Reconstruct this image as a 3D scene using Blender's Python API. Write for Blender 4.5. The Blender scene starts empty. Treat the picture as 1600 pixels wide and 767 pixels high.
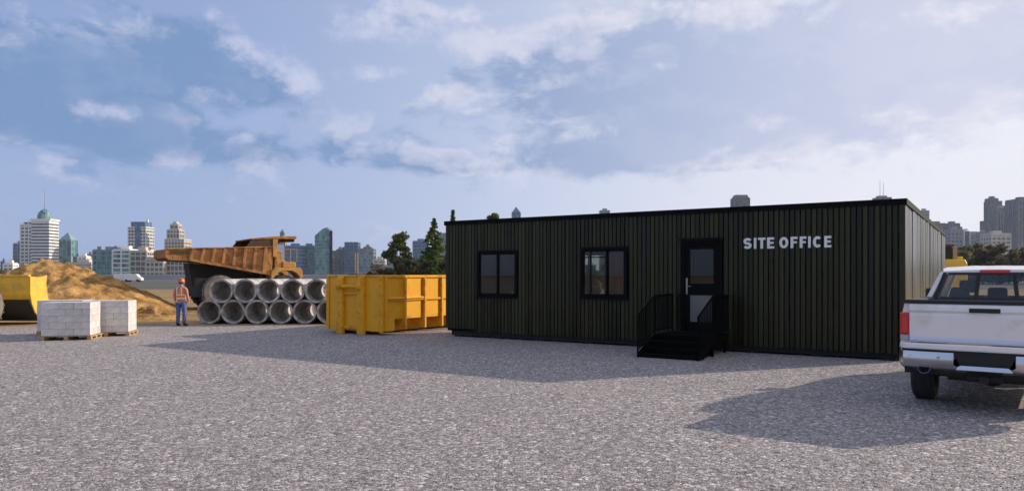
import bpy, bmesh, math, random
import numpy as np
from mathutils import Vector, Matrix, noise
random.seed(7); rng = np.random.default_rng(7)
R = math.radians; PI = math.pi
sc = bpy.context.scene
COL = sc.collection

# ------------------------------------------------------------------ camera
H = 1.85; F = 1160.0; HZ = 430.0
cd = bpy.data.cameras.new('camera'); cam = bpy.data.objects.new('camera', cd); COL.objects.link(cam)
cam.location = (0, 0, H); cam.rotation_euler = (R(90), 0, 0)
cd.sensor_width = 36; cd.lens = 36 * F / 1600; cd.shift_y = (HZ - 383.5) / 1600
cd.clip_start = 0.1; cd.clip_end = 8000
sc.camera = cam
sc.view_settings.view_transform = 'Standard'; sc.view_settings.look = 'None'
sc.view_settings.exposure = 0.0; sc.view_settings.gamma = 1.0

# ------------------------------------------------------------------ node maths helper
class S:
    """scalar shader expression"""
    def __init__(s, nt, sock): s.nt = nt; s.sock = sock
    def _m(s, op, b=None, c=None, clamp=False):
        n = s.nt.nodes.new('ShaderNodeMath'); n.operation = op; n.use_clamp = clamp
        for i, v in enumerate((s, b, c)):
            if v is None: continue
            if isinstance(v, S): s.nt.links.new(v.sock, n.inputs[i])
            else: n.inputs[i].default_value = v
        return S(s.nt, n.outputs[0])
    def __add__(s, o): return s._m('ADD', o)
    __radd__ = __add__
    def __sub__(s, o): return s._m('SUBTRACT', o)
    def __mul__(s, o): return s._m('MULTIPLY', o)
    __rmul__ = __mul__
    def __truediv__(s, o): return s._m('DIVIDE', o)
    def exp(s): return s._m('EXPONENT')
    def clamp(s): return s._m('ADD', 0.0, clamp=True)
    def step(s, a, b):
        n = s.nt.nodes.new('ShaderNodeMapRange'); n.interpolation_type = 'SMOOTHSTEP'
        s.nt.links.new(s.sock, n.inputs[0]); n.inputs[1].default_value = a; n.inputs[2].default_value = b
        return S(s.nt, n.outputs[0])

def mixc(nt, f, a, b, blend='MIX'):
    n = nt.nodes.new('ShaderNodeMix'); n.data_type = 'RGBA'; n.blend_type = blend; n.clamp_factor = True
    for k, v in ((0, f), (6, a), (7, b)):
        if isinstance(v, S): nt.links.new(v.sock, n.inputs[k])
        elif hasattr(v, 'is_linked'): nt.links.new(v, n.inputs[k])
        else: n.inputs[k].default_value = v if k == 0 else (*v, 1)
    return n.outputs[2]

def vmul(nt, sock, v, add=(0, 0, 0)):
    n = nt.nodes.new('ShaderNodeVectorMath'); n.operation = 'MULTIPLY_ADD'
    nt.links.new(sock, n.inputs[0]); n.inputs[1].default_value = v; n.inputs[2].default_value = add
    return n.outputs[0]

def noise_s(nt, vec, scale=1, detail=4, rough=0.5, dist=0.0):
    n = nt.nodes.new('ShaderNodeTexNoise'); nt.links.new(vec, n.inputs['Vector'])
    n.inputs['Scale'].default_value = scale; n.inputs['Detail'].default_value = detail
    n.inputs['Roughness'].default_value = rough; n.inputs['Distortion'].default_value = dist
    return S(nt, n.outputs[0])

# ------------------------------------------------------------------ sun + sky
SUN = Vector((0.932, 0.362, math.tan(R(22.5)))).normalized()
ld = bpy.data.lights.new('sun', 'SUN'); ld.energy = 5.0; ld.angle = R(0.5); ld.color = (1.0, 0.87, 0.72)
lo = bpy.data.objects.new('sun', ld); COL.objects.link(lo); lo.location = (40, 20, 40)
lo.rotation_euler = SUN.to_track_quat('Z', 'Y').to_euler()

w = bpy.data.worlds.new('World'); sc.world = w; w.use_nodes = True
nt = w.node_tree; nt.nodes.clear()
out = nt.nodes.new('ShaderNodeOutputWorld'); bg = nt.nodes.new('ShaderNodeBackground')
nt.links.new(bg.outputs[0], out.inputs[0]); STR = 0.11; bg.inputs[1].default_value = STR
sky = nt.nodes.new('ShaderNodeTexSky'); sky.sky_type = 'NISHITA'; sky.sun_disc = False
sky.sun_elevation = R(22.5); sky.sun_rotation = math.atan2(0.932, 0.362)
sky.air_density = 1.0; sky.dust_density = 1.2; sky.ozone_density = 1.5; sky.altitude = 50
tc = nt.nodes.new('ShaderNodeTexCoord'); dirv = tc.outputs['Generated']
sx = nt.nodes.new('ShaderNodeSeparateXYZ'); nt.links.new(dirv, sx.inputs[0])
X, Y, Z = (S(nt, sx.outputs[i]) for i in range(3))
az = X._m('ARCTAN2', Y); el = Z._m('ARCSINE')
def px_az(px): return math.atan((px - 800) / F)
def px_el(px, py): return math.atan((HZ - py) / F * math.cos(px_az(px)))
def blob(px, py, rx, ry, amp, tilt=0.0):
    a, e = px_az(px), px_el(px, py); c = math.cos(a)
    da = az - a; de = el - e - da * tilt if tilt else el - e
    qa = da / (rx / F * c * c); qe = de / (ry / F * c)
    return ((qa * qa + qe * qe) * -1.0).exp() * amp
blobs = [(110, 125, 280, 80, .95, .05), (330, 95, 160, 45, .62, -.35), (60, 190, 200, 30, .5, 0), (340, 232, 210, 30, .62, 0), (150, 270, 180, 30, .22, 0),
         (1150, 125, 360, 95, .95, .08), (1450, 90, 300, 110, .62, 0), (1000, 230, 190, 36, .80, .1), (860, 60, 130, 34, .4, .35),
         (620, 30, 120, 55, .33, 0), (1560, 0, 240, 40, .5, 0), (620, 210, 110, 60, .18, 0), (20, 65, 40, 22, .4, 0), (735, 22, 24, 9, .4, 0), (523, 250, 20, 16, .42, 0),
         (700, 260, 120, 12, .3, 0)]
Fb = blob(*blobs[0])
for b in blobs[1:]: Fb = Fb + blob(*b)
# away from the photographed part the same broken cloud goes on
infront = az._m('ABSOLUTE').step(0.85, 0.62)
low = noise_s(nt, vmul(nt, dirv, (2.2, 2.2, 5.0)), 1, 1, .5)
Fgen = (low - 0.42) * 2.2
Ff = Fb * infront + (Fgen._m('MAXIMUM', 0.0)) * (infront * -1.0 + 1.0)
Ff = Ff * (el.step(0.0, 0.06))
sc1 = (8.5, 8.5, 15.0)
n1 = noise_s(nt, vmul(nt, dirv, sc1, (3.1, 1.7, 0.3)), 1, 7, .58, .25)
off = SUN * 0.035 + Vector((0, 0, .016))
n2 = noise_s(nt, vmul(nt, dirv, sc1, (3.1 + off.x * 8.5, 1.7 + off.y * 8.5, 0.3 + off.z * 15)), 1, 7, .58, .25)
n3_ = noise_s(nt, vmul(nt, dirv, (26, 26, 48), (1.1, 5.7, 2.3)), 1, 7, .62, .2)
dens = Ff + (n1 - 0.5) * 1.5 + (n3_ - .5) * .55
alpha = dens.step(0.16, 0.52)
lit = ((n1 - n2) * 7.5 + (n3_ - .5) * .9 + 0.10).clamp()
edge = dens.step(0.85, 0.32)
right = X.step(-0.52, 0.58)
# clear sky: Nishita, plus the thin veil that whitens it toward the sun and the horizon
veil_c = mixc(nt, right, (.345, .46, .79), (.86, .87, .95))
veil_f = (el.step(0.34, -0.02) * .12 + right * .26 + .66).clamp()
base = nt.nodes.new('ShaderNodeVectorMath'); base.operation = 'SCALE'; base.inputs[3].default_value = STR
nt.links.new(sky.outputs[0], base.inputs[0])
clear = mixc(nt, veil_f, base.outputs[0], veil_c)
shade_c = mixc(nt, right * right, (.185, .31, .555), (.60, .64, .82))
lit_c = mixc(nt, right, (.60, .63, .82), (.90, .88, .93))
litf = (lit * (edge * .85 + .10) * .95).clamp()
cl_c = mixc(nt, litf, shade_c, lit_c)
fin = mixc(nt, alpha * .93, clear, cl_c)
# sunlit cloud tops
tops = [(395, 85, 34, 16, 0), (450, 122, 36, 18, -.2), (355, 66, 30, 12, 0), (330, 146, 40, 15, 0), (215, 38, 52, 22, -.2), (22, 65, 38, 18, 0), (640, 28, 95, 34, 0), (560, 50, 50, 14, 0), (870, 52, 100, 26, .3),
        (790, 68, 60, 12, 0), (1110, 14, 95, 20, 0), (1185, 34, 26, 10, 0), (900, 207, 58, 13, 0), (1190, 192, 62, 13, .1), (1135, 232, 34, 9, .4), (524, 251, 16, 13, 0), (1520, 8, 130, 26, 0),
        (165, 172, 62, 11, 0), (55, 262, 34, 10, 0), (1585, 150, 50, 10, 0), (735, 24, 20, 7, 0), (1040, 104, 26, 8, 0), (590, 115, 40, 10, 0), (760, 258, 90, 9, 0), (1300, 12, 40, 12, .5), (1385, 178, 40, 7, .2), (480, 130, 30, 16, -.3), (690, 150, 30, 12, 0)]
def tb(px, py, rx, ry, tl): return blob(px, py, rx * 1.25, ry * 1.4, .86, tl)
Ft = tb(*tops[0])
for b in tops[1:]: Ft = Ft + tb(*b)
n3 = noise_s(nt, vmul(nt, dirv, (24, 24, 34), (1.1, 5.7, 2.3)), 1, 8, .66, .1)
dt = Ft * infront + (n3 - .5) * 2.9 + (n1 - .5) * .5
a2 = dt.step(.30, 1.45)
fin = mixc(nt, a2 * .80, fin, mixc(nt, n3.step(.35, .7), mixc(nt, right, (.50, .56, .80), (.78, .79, .90)), lit_c))
sc2 = nt.nodes.new('ShaderNodeVectorMath'); sc2.operation = 'SCALE'; sc2.inputs[3].default_value = 1 / STR
nt.links.new(fin, sc2.inputs[0]); nt.links.new(sc2.outputs[0], bg.inputs[0])

# ------------------------------------------------------------------ materials
MATS = {}
def mat(name, col, rough=.6, metal=0.0, var=0.0, vscale=3.0, bump=0.0, bscale=30.0, objvar=0.0, coat=0.0, spec=.5, dirt=None, dirtamt=0.0, dscale=1.5, stretch=(1, 1, 1), emit=None):
    m = bpy.data.materials.new(name); m.use_nodes = True; t = m.node_tree
    b = t.nodes['Principled BSDF']; MATS[name] = m
    b.inputs['Roughness'].default_value = rough; b.inputs['Metallic'].default_value = metal
    b.inputs['Specular IOR Level'].default_value = spec
    if coat: b.inputs['Coat Weight'].default_value = coat; b.inputs['Coat Roughness'].default_value = .06
    tcn = t.nodes.new('ShaderNodeTexCoord'); oc = vmul(t, tcn.outputs['Object'], stretch)
    c = None
    if var:
        nz = noise_s(t, oc, vscale, 5, .6)
        f = nz.step(.3, .7)
        c = mixc(t, f, tuple(x * (1 - var) for x in col), tuple(min(1, x * (1 + var)) for x in col))
    if dirt:
        nz = noise_s(t, oc, dscale, 6, .65, .4).step(.62 - dirtamt * .4, .78 - dirtamt * .4)
        c = mixc(t, nz * .85, c if c is not None else col, dirt)
    if objvar:
        oi = t.nodes.new('ShaderNodeObjectInfo'); r = S(t, oi.outputs['Random'])
        k = r * (2 * objvar) + (1 - objvar)
        v = t.nodes.new('ShaderNodeVectorMath'); v.operation = 'SCALE'
        if c is not None: t.links.new(c, v.inputs[0])
        else: v.inputs[0].default_value = col
        t.links.new(k.sock, v.inputs[3]); c = v.outputs[0]
    if c is not None: t.links.new(c, b.inputs['Base Color'])
    else: b.inputs['Base Color'].default_value = (*col, 1)
    if bump:
        nz = noise_s(t, oc, bscale, 5, .6)
        bn = t.nodes.new('ShaderNodeBump'); bn.inputs['Strength'].default_value = bump; bn.inputs['Distance'].default_value = .02
        t.links.new(nz.sock, bn.inputs['Height']); t.links.new(bn.outputs[0], b.inputs['Normal'])
    if emit: b.inputs['Emission Color'].default_value = (*emit, 1); b.inputs['Emission Strength'].default_value = 1
    return m

def glass_mat(name, tint=(.9, .92, .92), rough=.02, refl=1.0, extra=0.0):
    m = bpy.data.materials.new(name); m.use_nodes = True; t = m.node_tree; t.nodes.clear()
    o = t.nodes.new('ShaderNodeOutputMaterial'); mx = t.nodes.new('ShaderNodeMixShader')
    tr = t.nodes.new('ShaderNodeBsdfTransparent'); gl = t.nodes.new('ShaderNodeBsdfGlossy'); fr = t.nodes.new('ShaderNodeFresnel')
    tr.inputs[0].default_value = (*tint, 1); gl.inputs['Roughness'].default_value = rough; fr.inputs[0].default_value = 1.5
    f = S(t, fr.outputs[0]) * refl + extra
    t.links.new(f.clamp().sock, mx.inputs[0]); t.links.new(tr.outputs[0], mx.inputs[1]); t.links.new(gl.outputs[0], mx.inputs[2])
    t.links.new(mx.outputs[0], o.inputs[0]); MATS[name] = m
    return m

# gravel: crushed stone chippings of many greys
def gravel_mat():
    m = bpy.data.materials.new('gravel'); m.use_nodes = True; t = m.node_tree; b = t.nodes['Principled BSDF']; MATS['gravel'] = m
    tcn = t.nodes.new('ShaderNodeTexCoord'); oc = tcn.outputs['Object']
    wob = t.nodes.new('ShaderNodeTexNoise'); t.links.new(oc, wob.inputs['Vector']); wob.inputs['Scale'].default_value = 60
    add = t.nodes.new('ShaderNodeVectorMath'); add.operation = 'MULTIPLY_ADD'; t.links.new(wob.outputs[1], add.inputs[0]); add.inputs[1].default_value = (.012, .012, .012); t.links.new(oc, add.inputs[2])
    def vor(scale, feat='F1'):
        v = t.nodes.new('ShaderNodeTexVoronoi'); v.feature = feat; v.inputs['Scale'].default_value = scale; t.links.new(add.outputs[0], v.inputs['Vector']); return v
    v1 = vor(40); v2 = vor(19)
    s1 = t.nodes.new('ShaderNodeSeparateColor'); t.links.new(v1.outputs['Color'], s1.inputs[0])
    s2 = t.nodes.new('ShaderNodeSeparateColor'); t.links.new(v2.outputs['Color'], s2.inputs[0])
    r = S(t, s1.outputs[0]); g = S(t, s1.outputs[1]); r2 = S(t, s2.outputs[0])
    big = r2._m('GREATER_THAN', .70)
    val = r * (big * -1.0 + 1.0) + big * S(t, s2.outputs[1])
    cr = t.nodes.new('ShaderNodeValToRGB'); t.links.new(val.sock, cr.inputs[0])
    e = cr.color_ramp; e.elements[0].position = 0; e.elements[0].color = (.09, .08, .08, 1); e.elements[1].position = 1; e.elements[1].color = (.78, .71, .69, 1)
    for p, c in ((.22, (.21, .188, .178)), (.55, (.345, .306, .292)), (.80, (.50, .445, .425)), (.93, (.74, .67, .64))):
        x = e.elements.new(p); x.color = (*c, 1)
    tint = mixc(t, g.step(.6, 1.0) * .35, cr.outputs[0], (.40, .30, .24))
    d = S(t, v1.outputs['Distance']) * (big * -1.0 + 1.0) + S(t, v2.outputs['Distance']) * big
    crev = d.step(.42, .80)
    c2 = mixc(t, crev * .55, tint, (.09, .08, .08))
    pn = noise_s(t, oc, .35, 5, .6).step(.3, .7)
    c3 = mixc(t, pn * .22, c2, (.25, .225, .22))
    pn2 = noise_s(t, oc, .12, 4, .7).step(.5, .75)
    c4 = mixc(t, pn2 * .20, c3, (.44, .38, .33))
    t.links.new(c4, b.inputs['Base Color']); b.inputs['Roughness'].default_value = .85; b.inputs['Specular IOR Level'].default_value = .3
    hgt = (d * -1.0 + 1.0) + r * .6
    bn = t.nodes.new('ShaderNodeBump'); bn.inputs['Strength'].default_value = .9; bn.inputs['Distance'].default_value = .011
    t.links.new(hgt.sock, bn.inputs['Height']); t.links.new(bn.outputs[0], b.inputs['Normal'])
    return m
gravel_mat()

def ground_mat():
    m = bpy.data.materials.new('ground'); m.use_nodes = True; t = m.node_tree; b = t.nodes['Principled BSDF']; MATS['ground'] = m
    tcn = t.nodes.new('ShaderNodeTexCoord'); oc = tcn.outputs['Object']
    a = noise_s(t, oc, .5, 8, .65, .3); a2 = noise_s(t, vmul(t, oc, (.12, .5, 1)), 1, 5, .6)
    c = mixc(t, a.step(.3, .68), (.22, .14, .065), (.40, .26, .12))
    c = mixc(t, a2.step(.5, .7) * .7, c, (.22, .15, .06))
    fine = noise_s(t, oc, 9, 5, .7)
    c = mixc(t, fine.step(.45, .75) * .5, c, (.40, .28, .15))
    sp = t.nodes.new('ShaderNodeSeparateXYZ'); t.links.new(oc, sp.inputs[0])
    yy = S(t, sp.outputs[1]) + (a - .5) * 14
    grey = mixc(t, noise_s(t, vmul(t, oc, (.01, .05, 1)), 1, 4, .6).step(.35, .65), (.10, .095, .09), (.15, .14, .11))
    c = mixc(t, yy.step(92, 104), c, grey)
    t.links.new(c, b.inputs['Base Color']); b.inputs['Roughness'].default_value = .95; b.inputs['Specular IOR Level'].default_value = .1
    bn = t.nodes.new('ShaderNodeBump'); bn.inputs['Strength'].default_value = .8; bn.inputs['Distance'].default_value = .06
    t.links.new((a * 1.0 + fine * .5).sock, bn.inputs['Height']); t.links.new(bn.outputs[0], b.inputs['Normal'])
ground_mat()

def soil_mat():
    m = bpy.data.materials.new('soil'); m.use_nodes = True; t = m.node_tree; b = t.nodes['Principled BSDF']; MATS['soil'] = m
    oc = t.nodes.new('ShaderNodeTexCoord').outputs['Object']
    a = noise_s(t, vmul(t, oc, (.7, .7, 2.0)), 1, 8, .7, .5); f = noise_s(t, oc, 8, 5, .7)
    c = mixc(t, a.step(.36, .62), (.25, .13, .042), (.55, .32, .115))
    c = mixc(t, f.step(.5, .75) * .5, c, (.56, .39, .20))
    c = mixc(t, noise_s(t, oc, 1.3, 6, .7).step(.54, .66) * .8, c, (.19, .10, .035))
    t.links.new(c, b.inputs['Base Color']); b.inputs['Roughness'].default_value = .95; b.inputs['Specular IOR Level'].default_value = .1
    bn = t.nodes.new('ShaderNodeBump'); bn.inputs['Strength'].default_value = .9; bn.inputs['Distance'].default_value = .08
    t.links.new((f + a).sock, bn.inputs['Height']); t.links.new(bn.outputs[0], b.inputs['Normal'])
soil_mat()

def cladding_mat(name='cladding', col=(.021, .0205, .006)):
    m = bpy.data.materials.new(name); m.use_nodes = True; t = m.node_tree; b = t.nodes['Principled BSDF']; MATS[name] = m
    tcn = t.nodes.new('ShaderNodeTexCoord'); oc = tcn.outputs['Object']
    oi = t.nodes.new('ShaderNodeObjectInfo'); r = S(t, oi.outputs['Random'])
    dark = mixc(t, r, tuple(x * .5 for x in col), tuple(x * 1.7 for x in col))
    cmb = t.nodes.new('ShaderNodeVectorMath'); cmb.operation = 'ADD'; t.links.new(vmul(t, oc, (9, 9, .7)), cmb.inputs[0]); t.links.new(oi.outputs['Location'], cmb.inputs[1])
    st = noise_s(t, cmb.outputs[0], 1, 5, .6)
    c = mixc(t, st.step(.52, .8) * .22, dark, (.055, .045, .028))
    t.links.new(c, b.inputs['Base Color'])
    rg = st * .22 + r * .10 + .12; t.links.new(rg.sock, b.inputs['Roughness'])
    b.inputs['Specular IOR Level'].default_value = .28
    # sheet metal never quite flat: slow waviness along each board
    wv = noise_s(t, vmul(t, oc, (2.5, 2.5, .9)), 1, 2, .5)
    bn = t.nodes.new('ShaderNodeBump'); bn.inputs['Strength'].default_value = .35; bn.inputs['Distance'].default_value = .02
    t.links.new(wv.sock, bn.inputs['Height']); t.links.new(bn.outputs[0], b.inputs['Normal'])
cladding_mat()
mat('black_trim', (.003, .003, .003), .6, spec=.08)
mat('black_frame', (.003, .003, .003), .5, spec=.08)
mat('steps_black', (.003, .003, .003), .7, bump=.2, spec=.06)
mat('under_dark', (.012, .011, .010), .8)
mat('roof_membrane', (.05, .05, .05), .9, var=.2)
mat('inner_wall', (.20, .15, .10), .7, var=.1)
mat('inner_floor', (.10, .07, .05), .6)
mat('blind_brown', (.60, .28, .12), .8, var=.15, stretch=(1, 1, 12))
mat('blind_grey', (.09, .085, .08), .8, var=.1)
mat('letter_white', (.82, .81, .78), .55, var=.05)
mat('handle_steel', (.35, .33, .31), .3, metal=1)
mat('pane_reflection', (.17, .17, .165), .3, var=.06)
glass_mat('window_glass', (.62, .62, .60), .01, 1.0, .0)
glass_mat('clear_glass', (.80, .84, .82), .01, 1.3, .01)
mat('yellow_paint', (.82, .40, .018), .42, var=.06, vscale=1.2, dirt=(.66, .29, .02), dirtamt=.22, dscale=2.2, bump=.08, bscale=8, spec=.3)
mat('yellow_frame', (.78, .37, .016), .5, var=.10, vscale=3, dirt=(.50, .20, .012), dirtamt=.35, dscale=3, spec=.3)
mat('loader_yellow', (.74, .46, .04), .5, var=.10, dirt=(.55, .35, .07), dirtamt=.35, dscale=2.0)
mat('bucket_shade', (.03, .028, .025), .8)
mat('cutting_steel', (.35, .31, .26), .5, metal=.6)
mat('tyre_dusty', (.16, .145, .125), .95, var=.25, vscale=5, bump=.3)
mat('tyre', (.022, .022, .022), .85, var=.2, vscale=8, bump=.3)
mat('rim_dusty', (.30, .22, .11), .7, var=.2)
mat('concrete_block', (.60, .565, .545), .9, var=.10, vscale=7, bump=.5, bscale=60, objvar=.11)
mat('pallet_wood', (.42, .27, .14), .85, var=.25, vscale=6, stretch=(1, 8, 8), objvar=.15)
mat('pipe_concrete', (.53, .50, .47), .85, var=.22, vscale=2.5, bump=.5, bscale=30, objvar=.12, dirt=(.20, .18, .155), dirtamt=.45, dscale=2.5)
mat('rust_orange', (.44, .215, .078), .8, var=.28, vscale=1.6, dirt=(.17, .075, .03), dirtamt=.42, dscale=1.6, bump=.2, spec=.25)
mat('rust_dark', (.07, .04, .025), .8, var=.3, vscale=2, bump=.2)
mat('haul_yellow', (.52, .27, .06), .6, var=.2, dirt=(.40, .19, .05), dirtamt=.35)
mat('chassis_black', (.012, .011, .010), .75)
mat('white_paint', (.90, .83, .79), .22, coat=.9, var=.02, vscale=1.5, dirt=(.70, .62, .55), dirtamt=.25, dscale=1.1)
mat('chrome', (.74, .725, .72), .27, metal=1)
mat('black_plastic', (.012, .012, .012), .55, bump=.1)
mat('tail_red', (.62, .012, .012), .18, coat=.6)
mat('brake_red', (.65, .03, .03), .2, coat=.5)
mat('lamp_clear', (.42, .40, .40), .15, coat=.5)
mat('seat_dark', (.03, .032, .036), .8)
mat('rim_alloy', (.16, .20, .30), .3, metal=.8)
glass_mat('car_glass', (.82, .84, .86), .0, 1.0, .0)
mat('skin', (.46, .26, .19), .6)
mat('vest_orange', (.85, .22, .035), .8, var=.1, vscale=20, bump=.3, bscale=25)
mat('helmet_orange', (.62, .10, .03), .35)
mat('reflective', (.75, .70, .62), .4)
mat('sleeve', (.50, .22, .16), .85)
mat('jeans', (.07, .13, .30), .9, var=.3, vscale=14, bump=.4, bscale=20)
mat('boot', (.025, .018, .014), .7)
mat('trunk', (.085, .06, .042), .95, var=.3, vscale=8)

def leaf_mat(name, c1, c2, tr=.42):
    m = bpy.data.materials.new(name); m.use_nodes = True; t = m.node_tree; t.nodes.clear(); MATS[name] = m
    o = t.nodes.new('ShaderNodeOutputMaterial'); d = t.nodes.new('ShaderNodeBsdfDiffuse'); tl = t.nodes.new('ShaderNodeBsdfTranslucent'); mx = t.nodes.new('ShaderNodeMixShader')
    g = t.nodes.new('ShaderNodeNewGeometry'); oc = t.nodes.new('ShaderNodeTexCoord').outputs['Object']
    r = S(t, g.outputs['Random Per Island']); n = noise_s(t, oc, .8, 3, .6)
    c = mixc(t, (r * .6 + n * .6 - .1).clamp(), c1, c2)
    t.links.new(c, d.inputs[0]); t.links.new(c, tl.inputs[0]); mx.inputs[0].default_value = tr
    t.links.new(d.outputs[0], mx.inputs[1]); t.links.new(tl.outputs[0], mx.inputs[2]); t.links.new(mx.outputs[0], o.inputs[0])
leaf_mat('needles', (.055, .10, .025), (.16, .22, .06))
leaf_mat('leaves', (.060, .085, .028), (.17, .20, .075))
leaf_mat('scrub', (.055, .055, .030), (.13, .12, .070))
leaf_mat('autumn', (.085, .080, .045), (.17, .15, .08))

def facade(name, glass, frame, gscale=(.3, .3, .28), mix=.5, rough=.25):
    """glazing whose panes differ a little from one to the next (far towers)"""
    m = bpy.data.materials.new(name); m.use_nodes = True; t = m.node_tree; b = t.nodes['Principled BSDF']; MATS[name] = m
    oc = t.nodes.new('ShaderNodeTexCoord').outputs['Object']
    fl = t.nodes.new('ShaderNodeVectorMath'); fl.operation = 'FLOOR'; t.links.new(vmul(t, oc, gscale), fl.inputs[0])
    wn = t.nodes.new('ShaderNodeTexWhiteNoise'); t.links.new(fl.outputs[0], wn.inputs['Vector'])
    r = S(t, wn.outputs['Value'])
    c = mixc(t, r.step(.1, 1.0) * mix, glass, frame)
    t.links.new(c, b.inputs['Base Color']); b.inputs['Roughness'].default_value = rough
    return m
facade('glass_blue', (.035, .09, .16), (.13, .25, .36), mix=.6)
facade('glass_teal', (.045, .14, .15), (.24, .42, .40), mix=.7)
facade('glass_dark', (.035, .045, .06), (.10, .12, .15), mix=.6)
facade('glass_grey', (.09, .11, .13), (.22, .25, .28), mix=.6)
facade('window_shade', (.07, .085, .10), (.22, .22, .21), mix=.6)
mat('wall_white', (.80, .76, .70), .8, var=.06, vscale=.05)
mat('wall_beige', (.54, .47, .38), .85, var=.08, vscale=.05)
mat('wall_grey', (.27, .28, .29), .85, var=.1, vscale=.05)
mat('wall_darkgrey', (.11, .12, .14), .7, var=.1, vscale=.05)
mat('wall_teal', (.20, .30, .30), .6, var=.1, vscale=.05)
mat('wall_blue', (.12, .19, .28), .5, var=.1, vscale=.05)
mat('mast', (.30, .30, .32), .6)
mat('crane_paint', (.14, .035, .02), .7)

# ------------------------------------------------------------------ mesh builder
class MB:
    def __init__(s): s.v = []; s.f = []; s.mi = []; s.cur = 0
    def m(s, i): s.cur = i; return s
    def add(s, vs, fs):
        o = len(s.v); s.v += [tuple(p) for p in vs]
        for f in fs: s.f.append([i + o for i in f]); s.mi.append(s.cur)
        return s
    def box(s, x0, x1, y0, y1, z0, z1, rot=None, at=None):
        vs = [(x, y, z) for z in (z0, z1) for y in (y0, y1) for x in (x0, x1)]
        if rot is not None:
            c = Vector(at or (0, 0, 0)); vs = [tuple(rot @ (Vector(p) - c) + c) for p in vs]
        return s.add(vs, [(0, 2, 3, 1), (4, 5, 7, 6), (0, 1, 5, 4), (2, 6, 7, 3), (0, 4, 6, 2), (1, 3, 7, 5)])
    def prism(s, pts, a, b, axis='x'):
        """2D polygon extruded from a to b along the axis; pts are the other two coords"""
        def P(p, t):
            return {'x': (t, p[0], p[1]), 'y': (p[0], t, p[1]), 'z': (p[0], p[1], t)}[axis]
        n = len(pts)
        vs = [P(p, a) for p in pts] + [P(p, b) for p in pts]
        fs = [tuple(range(n))[::-1], tuple(range(n, 2 * n))] + [(i, (i + 1) % n, n + (i + 1) % n, n + i) for i in range(n)]
        return s.add(vs, fs)
    def loft(s, rings, caps=True, closed=True):
        n = len(rings[0]); vs = [p for r in rings for p in r]; fs = []
        for k in range(len(rings) - 1):
            for i in range(n if closed else n - 1):
                j = (i + 1) % n; fs.append((k * n + i, k * n + j, (k + 1) * n + j, (k + 1) * n + i))
        if caps: fs += [tuple(range(n))[::-1], tuple(range((len(rings) - 1) * n, len(rings) * n))]
        return s.add(vs, fs)
    def tube(s, pts, r, n=8, caps=True):
        pts = [Vector(p) for p in pts]; rs = r if isinstance(r, (list, tuple)) else [r] * len(pts); rings = []
        for i, p in enumerate(pts):
            d = (pts[min(i + 1, len(pts) - 1)] - pts[max(i - 1, 0)]).normalized()
            a = d.cross(Vector((0, 0, 1)) if abs(d.z) < .9 else Vector((1, 0, 0))).normalized(); b = d.cross(a)
            rings.append([p + (a * math.cos(t) + b * math.sin(t)) * rs[i] for t in [2 * PI * k / n for k in range(n)]])
        return s.loft(rings, caps)
    def lathe(s, prof, c=(0, 0, 0), axis='z', n=24):
        """profile of (radius, height) pairs, turned round the axis; a closed profile gives a solid"""
        rings = []
        for k in range(n):
            t = 2 * PI * k / n; ct, st = math.cos(t), math.sin(t); ring = []
            for r, h in prof:
                p = {'z': (r * ct, r * st, h), 'x': (h, r * ct, r * st), 'y': (r * ct, h, r * st)}[axis]
                ring.append((p[0] + c[0], p[1] + c[1], p[2] + c[2]))
            rings.append(ring)
        rings.append(rings[0]); m = len(prof); vs = [p for r in rings[:-1] for p in r]; fs = []
        for k in range(n):
            k2 = (k + 1) % n
            for i in range(m):
                j = (i + 1) % m
                fs.append((k * m + i, k * m + j, k2 * m + j, k2 * m + i))
        return s.add(vs, fs)
    def mesh(s, name, mats, smooth=False):
        me = bpy.data.meshes.new(name); me.from_pydata([tuple(p) for p in s.v], [], s.f)
        for m_ in (mats if isinstance(mats, (list, tuple)) else [mats]): me.materials.append(MATS[m_])
        me.polygons.foreach_set('material_index', s.mi)
        bm = bmesh.new(); bm.from_mesh(me); bmesh.ops.remove_doubles(bm, verts=bm.verts, dist=1e-5)
        bmesh.ops.recalc_face_normals(bm, faces=bm.faces); bm.to_mesh(me); bm.free()
        if smooth: me.polygons.foreach_set('use_smooth', [True] * len(me.polygons))
        return me
    def build(s, name, mats, parent=None, smooth=False, bevel=0, loc=None, seg=1):
        return ob(name, s.mesh(name, mats, smooth), parent, bevel, loc, seg, smooth)

def ob(name, me, parent=None, bevel=0, loc=None, seg=1, smooth=False):
    o = bpy.data.objects.new(name, me); COL.objects.link(o)
    if parent is not None: o.parent = parent
    if loc is not None: o.location = loc
    if bevel:
        b = o.modifiers.new('bevel', 'BEVEL'); b.width = bevel; b.segments = seg; b.limit_method = 'ANGLE'; b.angle_limit = R(35)
    if smooth:
        me.set_sharp_from_angle(angle=R(38))
    return o
def tag(o, label, cat, group=None, kind=None):
    if label: o['label'] = label
    if cat: o['category'] = cat
    if group: o['group'] = group
    if kind: o['kind'] = kind
    return o
def thing(name, label, cat, loc=(0, 0, 0), rz=0.0, group=None):
    o = bpy.data.objects.new(name, None); COL.objects.link(o); o.empty_display_size = .3
    o.location = loc; o.rotation_euler = (0, 0, rz)
    return tag(o, label, cat, group)
def copy_tree(o, parent=None):
    c = o.copy(); COL.objects.link(c)
    if parent is not None: c.parent = parent
    for ch in [q for q in bpy.data.objects if q.parent == o]: copy_tree(ch, c)
    return c
def box(name, m, parent, x0, x1, y0, y1, z0, z1, bevel=0):
    return MB().box(x0, x1, y0, y1, z0, z1).build(name, m, parent, bevel=bevel)

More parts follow.
